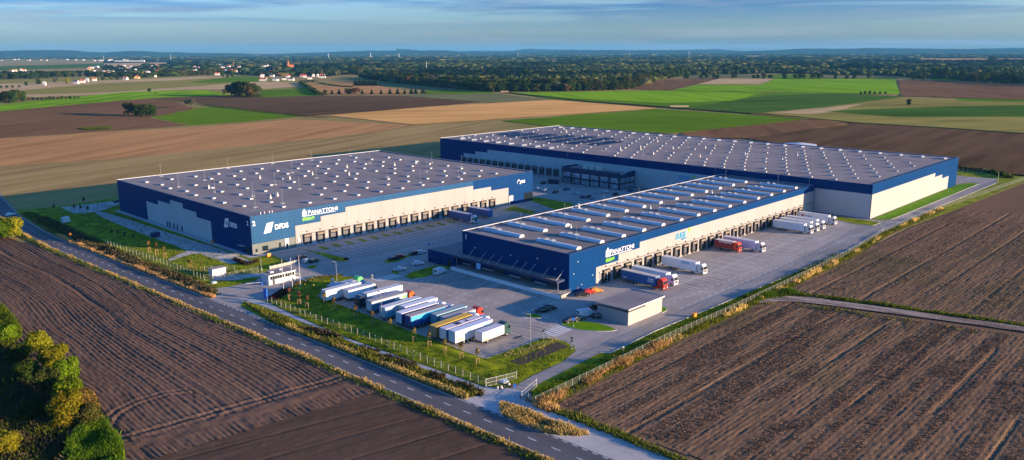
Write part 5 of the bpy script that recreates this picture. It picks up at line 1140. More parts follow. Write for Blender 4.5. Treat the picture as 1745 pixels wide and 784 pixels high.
# ---------------------------------------------------------------- fences
def fence_mat():
    m = bpy.data.materials.new('wire mesh'); m.use_nodes = True; t = m.node_tree; b = t.nodes['Principled BSDF']; b.inputs['Base Color'].default_value = (.22, .23, .20, 1); b.inputs['Roughness'].default_value = .5
    tr = N(t, 'ShaderNodeBsdfTransparent'); mx = N(t, 'ShaderNodeMixShader'); mx.inputs[0].default_value = .07
    t.links.new(tr.outputs[0], mx.inputs[1]); t.links.new(b.outputs[0], mx.inputs[2]); t.links.new(mx.outputs[0], t.nodes['Material Output'].inputs[0]); return m
m_mesh = fence_mat()
def fence(pts, label, h=1.9, step=2.6, name='mesh_fence', post=None, maxp=100):
    q = [P(*p) if len(p) == 2 else Vector((p[0], p[1], 0)) for p in pts]; t = empty(name, (q[0].x, q[0].y, 0), 0, label, 'fence')
    o0 = q[0]; tot = sum((b-a).length for a, b in zip(q[:-1], q[1:])); step = max(step, tot/(maxp-3)); k = MB(); rl = MB()
    pm = MB(); pm.box(-.05, .05, -.05, .05, 0, h+.12); pme = pm.mesh('post', post or m_post)
    for a, b in zip(q[:-1], q[1:]):
        a = a-o0; b = b-o0; L_ = (b-a).length; n = max(1, round(L_/step)); d = (b-a)/n; dd = (b-a).normalized(); nn = Vector((-dd.y, dd.x, 0))*.012
        k.add([(a-nn)[:], (b-nn)[:], (b+nn)[:], (a+nn)[:]]+[(p+Vector((0, 0, h)))[:] for p in (a-nn, b-nn, b+nn, a+nn)], [(0,1,5,4),(2,3,7,6),(4,5,6,7),(0,4,7,3),(1,2,6,5)])
        rl.tube(a+Vector((0, 0, h)), b+Vector((0, 0, h)), .02, 4); rl.tube(a+Vector((0, 0, .1)), b+Vector((0, 0, .1)), .03, 4)
        for i in range(n): link('post', pme, t, a+d*i)
    link('post', pme, t, q[-1]-o0); k.build('mesh_panel', m_mesh, t); rl.build('rail', m_post, t)
    return t
fence([(456,515),(520,540),(620,575),(740,624),(828,659),(880,647.5)], 'grey mesh fence between the footpath and the lorry park lawn, ending at the lower gate')
fence([(912,690),(1043.7,626),(1132,582),(1220,542.6),(1330,491),(1445.7,434.5)], 'mesh fence with tall golden reeds along the ploughed field on the right')
fence([(1445.7,434.5),(1503.8,397.5),(1601,356),(1745,307)], 'far stretch of the mesh fence rounding the back of the largest hall')
fence([(179.6,417),(273.6,449),(308.7,462),(348,478)], 'mesh fence with pale posts on the left lawn beside the country road')
fence([(348,478),(392,474.5),(440,464),(447,466)], 'short mesh fence across the shaded lawn towards the guard house', h=2.0)
fence([(889,681),(912,690)], 'short lower fence piece joining the gate to the field fence', h=1.9, step=2)
def gate(pts, label):
    q = [P(*p) for p in pts]; t = empty('swing_gate', q[0], 0, label, 'gate'); a = Vector((0, 0, 0)); b_ = q[1]-q[0]; k = MB()
    for z in (.2, 1.0, 1.9): k.tube(a+Vector((0, 0, z)), b_+Vector((0, 0, z)), .035, 6)
    k.build('frame', m_trimw, t); k = MB(); n = 14
    for i in range(n+1): p = a+(b_-a)*i/n; k.tube(p+Vector((0, 0, .2)), p+Vector((0, 0, 1.9)), .012, 4)
    k.build('bars', m_trimw, t); k = MB()
    for p in (a, b_): k.tube(p, p+Vector((0, 0, 2.2)), .08, 6)
    k.build('post', m_trimw, t)
gate([(828,660),(880,647)], 'white barred gate leaf left of the lower footpath entrance')
gate([(889,682),(914,660)], 'white barred gate leaf right of the lower footpath entrance')
fence([(349,470),(349.1,462),(400,461),(401,470)], 'small mesh enclosure around the utility kiosk', h=1.7, name='enclosure_fence')
fence([(1624,292),(1700,296),(1718,303)], 'dark mesh fence at the far back corner by the hedge', name='back_fence')
# ================================================================== VEGETATION
def leaf_quads(C, Nrm, size, rs, asp=0.7):
    n = len(C); a = rs.normal(size=(n, 3)); Nrm = Nrm/np.linalg.norm(Nrm, axis=1, keepdims=True)
    t = np.cross(Nrm, a); t /= np.linalg.norm(t, axis=1, keepdims=True); b = np.cross(Nrm, t)
    s = (size*(0.6+0.8*rs.rand(n)))[:, None]
    V = np.stack([C-t*s-b*s*asp, C+t*s-b*s*asp, C+t*s+b*s*asp, C-t*s+b*s*asp], 1).reshape(-1, 3)
    return V, np.arange(n*4).reshape(-1, 4)
def cloud(lumps, n, size, seed, jit=0.9, inner=0.72):
    rs = np.random.RandomState(seed); w = np.array([l[3]*l[4]+l[3]*l[5] for l in lumps]); w = w/w.sum()
    k = rs.choice(len(lumps), n, p=w); Lm = np.array(lumps)[k]; d = rs.normal(size=(n, 3)); d /= np.linalg.norm(d, axis=1, keepdims=True)
    d[:, 2] = np.where(d[:, 2] < -0.55, -d[:, 2], d[:, 2])
    r = inner+(1.05-inner)*rs.rand(n); r = r*(0.86+0.26*rs.rand(n))
    C = Lm[:, :3]+d*Lm[:, 3:6]*r[:, None]; Nn = d+rs.normal(size=(n, 3))*jit*0.6
    return leaf_quads(C, Nn, np.full(n, size), rs)
def lumps_round(h, wdt, n, seed, z0=0.25):
    q = random.Random(seed); L_ = []
    for i in range(n):
        a = q.random()*6.283; rr = wdt*0.5*math.sqrt(q.random())*0.62; z = h*(z0+0.12+(0.86-z0)*q.random()**0.8); f = 1-0.55*abs((z/h-0.55))
        s = wdt*(0.17+0.13*q.random())*f; L_.append((rr*math.cos(a)*f*1.15, rr*math.sin(a)*f*1.15, min(z, h-s*0.8), s*1.1, s*1.1, s))
    return L_
lm_a = leafmat('broad leaves', (.012, .030, .006), (.050, .085, .014), (.11, .13, .02))
lm_b = leafmat('olive leaves', (.030, .045, .010), (.085, .095, .022), (.15, .12, .03))
lm_c = leafmat('autumn leaves', (.06, .05, .015), (.16, .11, .03), (.24, .13, .03))
lm_d = leafmat('fir needles', (.008, .020, .008), (.025, .045, .014), (.04, .06, .02), trans=.15)
lm_p = leafmat('pale willow leaves', (.08, .09, .05), (.16, .17, .10), (.22, .20, .12))
lm_y = leafmat('yellow green leaves', (.11, .14, .010), (.28, .29, .018), (.42, .36, .02), trans=.5)
lm_g = leafmat('bright green leaves', (.06, .12, .006), (.14, .24, .012), (.24, .33, .02), trans=.5)
m_bark = mat('bark', (.06, .045, .035), .9, var=.2, vscale=3)
TREE = {}
def tree_meshes(kind, var):
    k = (kind, var)
    if k in TREE: return TREE[k]
    sd = hash(kind) % 1000 if False else sum(map(ord, kind))*7+var*131
    lm = {'broad': lm_a, 'olive': lm_b, 'autumn': lm_c, 'fir': lm_d, 'pale': lm_p, 'yellow': lm_y, 'bright': lm_g}[kind]
    H = 10.0
    if kind == 'fir':
        lumps = [(0, 0, 1.2+i*1.05, 2.6*(1-i/9.5), 2.6*(1-i/9.5), .75) for i in range(9)]; V, Fq = cloud(lumps, 650, .34, sd, inner=.45)
    elif kind == 'pale': V, Fq = cloud(lumps_round(H, 10.5, 14, sd, .02), 1300, .34, sd)
    else: V, Fq = cloud(lumps_round(H, 10.5+var, 17, sd, -.08), 1500, .42, sd)
    cm = npmesh('crown', V, Fq, [lm])
    b = MB(); b.tube((0, 0, 0), (.1, .1, H*.5), .28, 7, r2=.16); b.tube((.1, .1, H*.5), (0, 0, H*.85), .16, 6, r2=.05)
    q = random.Random(sd)
    for i in range(5):
        a = q.random()*6.28; z = H*(.25+.1*i); b.tube((0, 0, z), (2.4*math.cos(a), 2.4*math.sin(a), z+1.8), .11, 5, r2=.03)
    TREE[k] = (cm, b.mesh('trunk', m_bark)); return TREE[k]
def tree(x, y, h, kind, label, group=None, name=None, wf=1.0, var=None, zb=0.0, cat='tree'):
    v = rnd.randrange(3) if var is None else var; cm, tm = tree_meshes(kind, v)
    t = empty(name or ('fir_tree' if kind == 'fir' else 'tree'), (x, y, zb), rnd.random()*6.28, label, cat, group)
    s = h/10.0; t.scale = (s*wf, s*wf, s); c = link('crown', cm, t); link('trunk', tm, t); return t
def ptree(px, py, hpx, kind, label, **kw):
    c = P(px, py); m = (HC+0.0)/max(8, (py-87+3.3*(1-px/872))) ; return tree(c.x, c.y, hpx*m, kind, label, **kw)
nm_ = ['left', 'second', 'middle', 'fourth', 'right']
for i, (a, b_, c, k) in enumerate([(220,196,22,'olive'),(229,197,22,'autumn'),(238,198,20,'broad'),(248,198,21,'olive'),(257,198,19,'broad')]): ptree(a, b_, c, k, 'tree in the small grove standing alone on the brown field, %s one of five' % nm_[i], group='grove on the brown field')
ptree(327, 184, 16, 'pale', 'single rounded pale grey green bush where brown and green fields meet', wf=1.35, name='bush', cat='bush')
for i, (a, b_, c, k) in enumerate([(383,162,10,'olive'),(394,163,19,'olive'),(404,164,24,'broad'),(413,164,25,'broad'),(422,165,25,'olive'),(430,165,23,'autumn'),(437,165,20,'olive'),(414,167,8,'olive'),(428,167,6,'olive'),(441,166,6,'broad')]): ptree(a, b_, c, k, 'tree in the big dense round clump in the middle of the left fields', group='big round clump of trees')
for i, (a, b_, c) in enumerate([(-4,173,17),(5,173,15),(14,175,20),(22,175,21),(30,174,22),(38,173,18)]): ptree(a, b_, c, 'broad' if i % 2 else 'olive', 'dark tree in the clump at the left edge of the picture', group='tree clump at the left edge')
for a in range(50, 140, 7): ptree(a, 173-a*.035, 4.5+rnd.random()*2, rnd.choice(['olive', 'autumn', 'broad']), 'low bush in the row along the bright green strip', group='low bushes along the green strip', name='bush', cat='bush')
ptree(254.5, 157, 6.5, 'broad', 'lone small dark tree in the left fields above the grove'); ptree(265, 160, 2.5, 'broad', 'tiny bush right of the lone small tree', name='bush', cat='bush')
ptree(45, 146, 7, 'broad', 'round dark tree left of the white farmhouse, farther one'); ptree(65, 143.5, 9, 'broad', 'round dark tree left of the white farmhouse, nearer one')
for a in (2, 12, 22, 33): ptree(a, 150.5-a*.04, 4.5, 'broad', 'low bush by the field track left of the farmhouse', group='bushes by the track', name='bush', cat='bush')
ptree(97, 143, 13, 'pale', 'tall pale green tree left of the farmhouse'); ptree(114, 142, 10, 'yellow', 'yellowish tree close beside the farmhouse')
for i, a in enumerate((553.7,565.8,577.8,593.3,605.3,617.4,633.5,649.4,664.5,677.6,689.6,700.9,708.6,720.5)):
    ptree(a, 160.5, (9, 8, 9.5, 10, 10.5, 9, 9, 8.5, 10, 10, 9, 11, 11, 12)[i], 'fir' if i not in (3, 4) else 'autumn', 'dark fir in the long row behind the dark field, %s' % ('left half' if i < 7 else 'right half'), group='row of firs', wf=1.6)
for a in (606, 612, 618, 624, 630, 637, 642): ptree(a, 146.5, 11+rnd.random()*2, 'fir', 'fir in the dense dark block of trees behind the row of firs', group='dark block of trees', wf=1.7)
ptree(535, 158, 8, 'broad', 'dark tree at the end of the diagonal hedge'); ptree(555, 162, 8, 'olive', 'tree beside the end of the diagonal hedge')
for i, a in enumerate((1170,1195,1204,1217,1223,1251,1284,1291,1301,1312,1313,1337,1355,1363,1370,1385,1397,1423,1442,1455,1480,1557,1566,1573)):
    ptree(a, 134.2 if a < 1500 else 136, 5.5+rnd.random()*4, rnd.choice(['broad', 'broad', 'olive']), 'tree in the loose line along the far edge of the bright green field', group='loose line of field trees')
ptree(1549, 179.5, 9.5, 'broad', 'single leaning dark tree out on the olive field', wf=.8)
for a in (1466, 1474, 1482, 1490, 1500, 1509): ptree(a, 160.5, 4+rnd.random(), 'broad', 'dark bush in the low cluster on the ditch below the bright green field', group='low bush cluster on the ditch', name='bush', cat='bush')
ptree(1278, 194.5, 2.5, 'autumn', 'small reddish bush on the ditch between the green fields', name='bush', cat='bush')
ptree(1690, 108, 9, 'broad', 'single dark tree far off beside the pink field')
def along(pts, stp):
    out = []; acc = 0
    for a, b_ in zip(pts[:-1], pts[1:]):
        n = max(1, int(math.hypot(b_[0]-a[0], b_[1]-a[1])/stp))
        out += [(a[0]+(b_[0]-a[0])*i/n, a[1]+(b_[1]-a[1])*i/n) for i in range(n)]
    return out
EDGE = [(602,126),(622,135),(680,142.5),(760,150.5),(836,157),(963,156),(1076,153),(1124,136),(1166,130)]
for row, (dy, st) in enumerate(((0, 6.8), (-2.5, 8))):
    for x, y in along(EDGE, st):
        ptree(x+rnd.uniform(-2, 2), y+dy-rnd.random(), (12 if row == 0 else 15)+rnd.random()*4-(y < 140)*4, rnd.choice(['broad', 'broad', 'olive', 'olive', 'autumn' if rnd.random() < .3 else 'broad', 'pale' if rnd.random() < .2 else 'broad']), 'tree on the front edge of the big wood behind the fields', group='front edge of the big wood')
for x, y in along([(1580,131.5),(1640,137),(1707,141),(1745,144),(1800,148)], 7):
    ptree(x, y+rnd.random(), 9+rnd.random()*6, rnd.choice(['broad', 'olive', 'broad']), 'tree on the wood edge at the right border of the picture', group='wood edge at the right border')
for x, y in along([(-5,135),(60,134),(110,131),(175,130)], 6.3):
    ptree(x, y+rnd.random(), 8+rnd.random()*5, rnd.choice(['broad', 'olive', 'broad', 'pale' if rnd.random() < .3 else 'broad']), 'tree in the belt of trees behind the tan field at the far left', group='tree belt at the far left')
for x, y in along([(176,138),(200,137),(222,135.5),(250,133),(300,131),(385,127.5)], 9):
    ptree(x+rnd.uniform(-3, 3), y-1, 6+rnd.random()*3, rnd.choice(['broad', 'olive']), 'garden tree among the houses on the left', group='garden trees on the left')
for x, y in ((380,131),(388,132.5),(396,131)): ptree(x, y, 7, 'broad', 'dark tree in the small group left of the white houses', group='small group left of the white houses')
# diagonal hedge
def hedge(pts, wd, h, label, m=lm_a, sz=.5, dens=6, name='hedge', px=True):
    q = [P(*p) for p in pts] if px else [Vector((*p, 0)) for p in pts]; rs = np.random.RandomState(len(pts)*7); Cs = []
    for a, b_ in zip(q[:-1], q[1:]):
        L_ = (b_-a).length; n = int(L_*dens); t = rs.rand(n)[:, None]; d = (b_-a).normalized(); nn = np.array((-d.y, d.x, 0)); o = rs.uniform(-.5, .5, n)
        Cs.append(np.array(a)[None]+(np.array(b_-a))[None]*t+nn[None]*(o*wd)[:, None]+np.array((0, 0, 1))[None]*(rs.rand(n)*h*(1-.6*np.abs(o*2)**2)+.2)[:, None])
    C = np.concatenate(Cs); V, Fq = leaf_quads(C, rs.normal(size=C.shape)+np.array((0, 0, .6)), np.full(len(C), sz), rs)
    o = link(name, npmesh(name, V, Fq, [m])); return tag(o, label, 'hedge')
hedge([(513,141),(525,149),(535,156),(546,163)], 10, 5, 'long dark hedge running diagonally beside the green field', sz=1.4, dens=4)
hedge([(513,140),(540,139)], 10, 4, 'short dark hedge joining the diagonal hedge behind the field', sz=1.4, dens=3)
hedge([(545,142),(575,147),(600,149)], 8, 2, 'low curved hedge at the field behind the village', sz=1.2, dens=2)
hedge([(1633,289),(1660,291),(1690,295),(1712,300),(1718,304)], 5, 2.0, 'curved dark hedge around the far back corner of the site', sz=.6, dens=14)
hedge([(398,443),(410,447),(420,452),(430,449),(440,446)], 2.0, .9, 'low dark red clipped hedge by the corner entrance of the left hall', leafmat('red hedge leaves', (.03, .024, .012), (.07, .05, .025), (.10, .06, .03)), .22, 40)
hedge([(500,489),(520,481),(545,475),(585,471.5)], 1.6, .8, 'low yellow green hedge along the kerb of the lorry park lawn', lm_y, .2, 30)
hedge([(462,512),(474,505),(486,497),(492,494)], 4.0, .7, 'bed of red shrubs at the entrance below the flagpoles', leafmat('red shrub leaves', (.06, .014, .014), (.13, .03, .03), (.18, .06, .04)), .22, 60)
hedge([(588,442.5),(592,443.5)], 1.5, .7, 'small red shrub at the tip of the dock lawn', leafmat('red shrub leaves', (.1, .01, .01), (.2, .03, .03), (.28, .06, .03)), .2, 60)
for a, b_, lb in ((668,475,'first'),):
    pass
hedge([(862,611),(890,604),(920,593),(950,581)], 1.8, 1.5, 'row of tall dry ornamental grass along the soil bed', leafmat('dry ornamental grass', (.14, .12, .05), (.28, .23, .09), (.38, .32, .13)), .14, 22)
# ---- saplings with stakes
sv, sf = cloud([(0, 0, 2.6, .5, .5, .9), (.1, .1, 3.2, .35, .35, .5)], 90, .14, 3, inner=.2)
SAP = {k: npmesh('crown', sv, sf, [m]) for k, m in (('o', leafmat('sapling leaves', (.12, .10, .03), (.22, .16, .05), (.28, .20, .06))), ('y', leafmat('yellow sapling leaves', (.22, .22, .02), (.38, .34, .03), (.42, .36, .04))), ('r', leafmat('rusty sapling leaves', (.08, .04, .025), (.17, .09, .05), (.2, .12, .06))))}
b = MB(); b.tube((0, 0, 0), (0, 0, 2.9), .035, 5, r2=.015); SAPT = b.mesh('trunk', m_bark)
b = MB()
m_stake = mat('wooden stake', (.40, .24, .10), .8)
for a in (0, 2.1, 4.2): b.tube((.45*math.cos(a), .45*math.sin(a), 0), (.45*math.cos(a), .45*math.sin(a), 1.6), .045, 5)
for a in (0, 2.1, 4.2): b.tube((.45*math.cos(a), .45*math.sin(a), 1.4), (.45*math.cos(a+2.1), .45*math.sin(a+2.1), 1.4), .035, 4)
SAPS = b.mesh('stakes', m_stake)
def sapling(px, py, k, label, group, s=1.0, stakes=True):
    c = P(px, py, .1); t = empty('sapling', (c.x, c.y, .08), rnd.random()*6, label, 'young tree', group); t.scale = (s, s, s)
    link('crown', SAP[k], t); link('trunk', SAPT, t)
    if stakes: link('stakes', SAPS, t)
for x, y in ((553.5,520.3),(569.5,528.7),(606.3,542.8),(635.4,553),(665.5,566.3),(706.4,583),(731.4,591.5),(758.3,602.2),(785.6,611.2),(813.6,621)): sapling(x, y, 'o', 'staked young tree in the row behind the parked trailers', 'saplings behind the trailers', 1.15)
for x, y in ((510.8,520.3),(524.3,526),(494,512)): sapling(x, y, 'r', 'staked rusty brown young tree on the shaded entrance lawn', 'rusty saplings on the entrance lawn', 1.25)
for x, y in ((534.7,499),(519.5,497)): sapling(x, y, 'y', 'small yellow young tree on the shaded entrance lawn', 'yellow saplings on the entrance lawn', .8, False)
sapling(506, 499, 'r', 'orange tinted young tree below the flagpoles', None, 1.1)
for x, y in ((254.2,430.5),(267.1,434.5),(280.6,440)): sapling(x, y, 'o', 'staked young tree in the row on the sunny left lawn', 'three saplings on the sunny left lawn', 1.35)
for x, y in ((191.7,408),(202.6,410),(213,413),(229,417)): sapling(x, y, 'r', 'thin young tree in the shade of the left lawn', 'saplings in the shade of the left lawn', 1.2, False)
for x, y in ((127.7,365),(139,366),(93,365),(151,368),(144,353)): sapling(x, y, 'r', 'young tree near the pale pavement at the far left corner of the site', 'saplings at the far left corner', 1.35, False)
for x, y in ((322,457),(326,457.5),(333.4,461),(343,461)): sapling(x, y, 'o', 'staked young tree beside the utility kiosk', 'saplings beside the utility kiosk', .9)
for x, y in ((663,475),(672,471)): sapling(x+35, y-5, 'y', 'small shrub on the shaded island by the white van', 'shrubs on the shaded island', .35, False)
# ---- tufts of grass and reeds (nobody could count them)
def blades(pts, hts, wdt, seed, lean=.35, per=3):
    rs = np.random.RandomState(seed); n = len(pts)*per; B = np.repeat(pts, per, 0)+np.concatenate([rs.normal(size=(n, 2))*.12, np.zeros((n, 1))], 1); H = np.repeat(hts, per)*(0.6+.6*rs.rand(n))
    a = rs.rand(n)*6.283; w_ = wdt*(.6+.8*rs.rand(n)); d = np.stack([np.cos(a), np.sin(a), 0*a], 1)*w_[:, None]; tip = B+np.stack([rs.normal(size=n)*lean*H, rs.normal(size=n)*lean*H, H], 1)
    V = np.stack([B-d, B+d, tip+d*.55, tip-d*.55], 1).reshape(-1, 3); return V, np.arange(n*4).reshape(-1, 4)
def tufts(name, label, poly, dens, h, m, wdt=.09, seed=1, z=.05, patch=None, px=False, per=3, lean=.35, rows=False):
    if px: poly = pxy(poly)
    xs = [p[0] for p in poly]; ys = [p[1] for p in poly]; A = (max(xs)-min(xs))*(max(ys)-min(ys)); rs = np.random.RandomState(seed); n = int(A*dens)
    x = rs.uniform(min(xs), max(xs), n); y = rs.uniform(min(ys), max(ys), n); k = inside(x, y, poly)
    if patch: k &= vn(x*patch[0], y*patch[0], seed) > patch[1]
    if rows: k &= (vn(x*.03, y*.55, seed) > .5)
    x = x[k]; y = y[k]; H = h*(.5+vn(x*.25, y*.25, seed+5)); V, Fq = blades(np.stack([x, y, np.full(len(x), z)], 1), H, wdt, seed, lean, per)
    return tag(link(name, npmesh(name, V, Fq, [m])), label, 'grass', kind='stuff')
g_gold = leafmat('golden dry grass', (.38, .29, .08), (.66, .49, .15), (.85, .67, .28), trans=.4)
g_green = leafmat('green grass blades', (.07, .11, .006), (.17, .22, .01), (.30, .31, .02), trans=.4)
g_olive = leafmat('olive weeds', (.05, .075, .008), (.13, .15, .02), (.26, .24, .05), trans=.3)
g_brown = leafmat('brown seed heads', (.035, .032, .014), (.085, .072, .035), (.20, .15, .07), trans=.2)
g_bright = leafmat('bright reed leaves', (.04, .10, .006), (.10, .20, .012), (.22, .30, .02), trans=.5)
def rs_strip(v0, v1, o0, o1): 
    q = [v0]+[v for v in vs if v0 < v < v1]+[v1]; return [(road_c(v)+o0, v) for v in q]+[(road_c(v)+o1, v) for v in q[::-1]]
f_verge = dirt('verge grass', (.05, .06, .015), (.16, .13, .045), 90, .5, .1, bump=.1, big=.05)
sheet('verge', rs_strip(-100, 430, -7.0, -3.9), .10, f_verge)
tufts('verge_grass', 'mixed green and golden grass along the field side of the country road', rs_strip(55, 425, -6.6, -4.0), 3.5, .55, g_olive, .10, 2)
tufts('dry_grass', 'golden dry grass tips along the field side of the country road', rs_strip(55, 425, -5.4, -4.0), 10.0, .65, g_gold, .09, 3, patch=(.12, .3))
isl = pxy([(416,516),(425,519),(500,548),(579,580),(660,611),(743,640),(820,668),(823,673),(800,677),(774,676)])+[(road_c(v)+4.1, v) for v in (120, 140, 160, 180, 196)]
sheet('verge', isl, .10, f_verge)
tufts('verge_grass', 'green and brown weeds between the country road and the footpath', isl, 4.5, .75, g_olive, .11, 4)
tufts('dry_grass', 'golden dry grass along the road edge beside the footpath', rs_strip(120, 190, 4.1, 5.6), 16, .8, g_gold, .09, 5)
tufts('weeds', 'dark brown weed thicket between the country road and the footpath', [(road_c(v)+o, v) for v, o in ((118, 7.5), (140, 6.5), (165, 6.8), (185, 6.5), (185, 9.3), (165, 10), (140, 10.2), (120, 9.8))], 6, .85, g_brown, .12, 6, patch=(.2, .35))
up = [(road_c(v)+4.1, v) for v in (232, 260, 300, 340, 375, 425)]+[(road_c(425)+8, 425)]+[(road_c(v)+13, v) for v in (375, 340)]+[(road_c(v)+10.5, v) for v in (300, 270, 245)]+[(road_c(233)+7.5, 233)]
sheet('verge', up, .07, f_verge)
tufts('weeds', 'dark brown weed thicket on the slope beside the upper country road', [(road_c(v)+o, v) for v, o in ((234, 6), (260, 6), (300, 6), (340, 6.3), (400, 7), (400, 11), (340, 12), (300, 10), (260, 10), (236, 9))], 4.5, 1.15, g_brown, .16, 7)
tufts('dry_grass', 'golden dry grass along the upper country road on the site side', rs_strip(231, 360, 4.1, 5.8), 13, .8, g_gold, .08, 8)
tufts('verge_grass', 'green weeds on the slope below the left lawn fence', [(x+1.2, y) for x, y in up], 2, .6, g_olive, .12, 9)
isl2 = pxy([(853,685),(870,690),(929.5,713),(975,730),(1005,741),(990,743),(960,743),(929.5,739),(883,721),(857,709),(852,696)])
sheet('verge', isl2, .12, f_verge)
tufts('dry_grass', 'golden dry grass on the long island at the lower junction', isl2, 16, .85, g_gold, .07, 10)
tufts('weeds', 'brown and green weeds in the middle of the lower grass island', pxy([(875,698),(930,718),(975,734),(940,733),(890,715)]), 12, .8, g_brown, .1, 11)
FL = pxy([(912,690),(1043.7,626),(1132,582),(1220,542.6),(1330,491),(1445.7,434.5),(1503.8,397.5),(1601,356),(1745,307)])
def side(line, o0, o1): return [(x, y+o0) for x, y in line]+[(x, y+o1) for x, y in line[::-1]]
sheet('verge', side(FL[:8], -3.2, .6), .12, f_verge)
tufts('reeds', 'tall golden reeds along the fence of the right field', side(FL[:3], -2.4, -.2), 9, 1.5, g_gold, .10, 12, patch=(.22, .36))
tufts('reeds', 'golden reeds thinning out along the far fence of the right field', side(FL[2:8], -2.2, -.2), 4, 1.0, g_gold, .12, 13, patch=(.15, .5))
tufts('verge_grass', 'green weeds under the fence of the right field', side(FL[:8], -2.6, .4), 4, .6, g_green, .11, 14)
tufts('verge_grass', 'bright green grass strip between the perimeter drive and the field fence', side(FL[:6], .3, 5.0), 3, .35, g_green, .10, 15)
low = pxy([(912,694),(940,702),(991,723),(1053,748),(1146,786),(1180,790),(1060,738),(985,706),(925,688)])
tufts('dry_grass', 'dry grass fringe between the lower pavement and the ploughed field', low, 10, .6, g_olive, .08, 16); tufts('reeds', 'golden reeds at the lower corner of the field fence', pxy([(905,683),(930,684),(955,703),(930,702),(908,692)]), 14, 1.3, g_gold, .09, 17)
tr = [(225.5, 106), (232, 98), (236, 86), (244, 52), (252, 14), (258, -30)]
tufts('weeds', 'green weeds along the upper side of the pale dirt track', [(x+.2, y) for x, y in tr]+[(x+3.0, y) for x, y in tr[::-1]], 5, .6, g_green, .12, 18, z=.15); tufts('weeds', 'sparse weeds along the near side of the pale dirt track', [(x-12, y) for x, y in tr]+[(x-8.5, y) for x, y in tr[::-1]], 1.2, .4, g_olive, .12, 19, z=.2, patch=(.2, .5))
tufts('weeds', 'yellow green weed patch where the dirt track meets the fence', pxy([(1265,508),(1300,497),(1345,496),(1370,503),(1330,508),(1290,514)]), 7, .9, g_bright, .12, 20)
tufts('lawn_grass', 'uneven lawn grass behind the parked trailers', lot_lawn, 1.6, .22, g_green, .10, 21, z=ZP+.08)
tufts('lawn_grass', 'rough grass on the left lawn', [(108, 240), (118, 300), (112, 425), (150, 428), (137, 398), (137, 300), (136, 262), (125, 240)], .8, .22, g_green, .10, 22)
g_stub = leafmat('crop rests', (.10, .065, .035), (.26, .17, .10), (.42, .30, .19), trans=.1)
tufts('stubble', 'bits of straw and roots scattered over the right ploughed field', [(122, 103), (222, 104), (228, 84), (238, 40), (246, 0), (160, 0), (124, 40)], 4.5, .16, g_stub, .09, 61, z=.12, rows=True, per=2, lean=1.5)
tufts('stubble', 'bits of straw over the upper right ploughed field', [(240, 104), (400, 104), (400, 25), (256, 25)], 1.6, .16, g_stub, .11, 62, rows=True, z=.12, per=2, lean=1.5)
# ---- thicket at the lower left corner
c0 = [(-30, 260), (38, 290), (47, 262), (49, 235), (46.5, 205), (45, 190), (44, 172), (42.5, 158), (40, 140), (-30, 100)]
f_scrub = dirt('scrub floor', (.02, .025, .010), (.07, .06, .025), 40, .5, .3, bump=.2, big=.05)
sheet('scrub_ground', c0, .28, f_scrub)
tufts('reeds', 'bright green reeds on the edge of the scrub at the lower left', pxy([(150,722),(175,720),(188,735),(208,770),(212,800),(120,800),(118,765)]), 26, 1.7, g_bright, .10, 23, z=.25, lean=.25)
tufts('reeds', 'green and tan reeds at the upper end of the scrub', pxy([(-20,520),(12,532),(30,555),(38,575),(20,590),(-30,600)]), 14, 1.2, g_bright, .10, 24, z=.25)
tufts('dry_grass', 'tangle of brown and olive brush in the scrub at the lower left', c0, 3.0, 1.3, g_brown, .13, 25, z=.25); tufts('weeds', 'olive weeds over the scrub ground at the lower left', c0, 2.5, 1.1, g_olive, .13, 26, z=.25)
def shrub(px, py, zc, h, w_, kind, label, seed, n=7000, size=.17):
    c = P(px, py, zc); lm = {'yellow': lm_y, 'bright': lm_g, 'broad': lm_a, 'olive': lm_b, 'autumn': lm_c}[kind]
    t = empty('shrub', (c.x, c.y, .2), 0, label, 'shrub'); V, Fq = cloud(lumps_round(h, w_, 22, seed, .02), n, size, seed, inner=.6); link('crown', npmesh('crown', V, Fq, [lm]), t)
    b = MB(); q = random.Random(seed)
    for i in range(6): a = q.random()*6.3; b.tube((0, 0, 0), (w_*.25*math.cos(a), w_*.25*math.sin(a), h*.7), .13, 6, r2=.03)
    b.build('trunk', m_bark, t)
shrub(66, 592, 3, 6.5, 6.5, 'yellow', 'yellow topped shrub highest in the row at the lower left', 31)
shrub(92, 612, 3, 6, 6, 'yellow', 'yellow green shrub second from the top of the row', 32)
shrub(112, 632, 3, 5.5, 6, 'bright', 'fresh green shrub bulging towards the ploughed furrows', 33)
shrub(84, 655, 3, 6, 6.5, 'olive', 'dull olive shrub in the middle of the row', 34)
shrub(116, 668, 3, 5.5, 6, 'bright', 'green shrub in the middle of the row at the field edge', 35)
shrub(146, 688, 3, 5.5, 5.5, 'autumn', 'shrub turning orange brown at the field edge', 36)
shrub(112, 704, 3, 7, 7.5, 'yellow', 'largest round yellow green shrub near the bottom of the row', 37, 9000)
shrub(150, 712, 2, 4.5, 5, 'olive', 'small olive shrub under the orange brown one', 38)
shrub(28, 606, 2, 5, 6, 'broad', 'dark green shrub in the shaded upper part of the scrub', 39)
shrub(48, 640, 2, 5, 6, 'broad', 'dark green shrub in the hollow behind the row', 40)
shrub(12, 570, 2, 4, 5, 'bright', 'light green bush at the left edge above the scrub', 41)
shrub(8, 762, 2, 4.5, 5.5, 'yellow', 'yellow shrub cut by the lower left corner of the picture', 42)
shrub(60, 700, 2, 4, 5, 'broad', 'dark low shrub beside the largest yellow green one', 43)
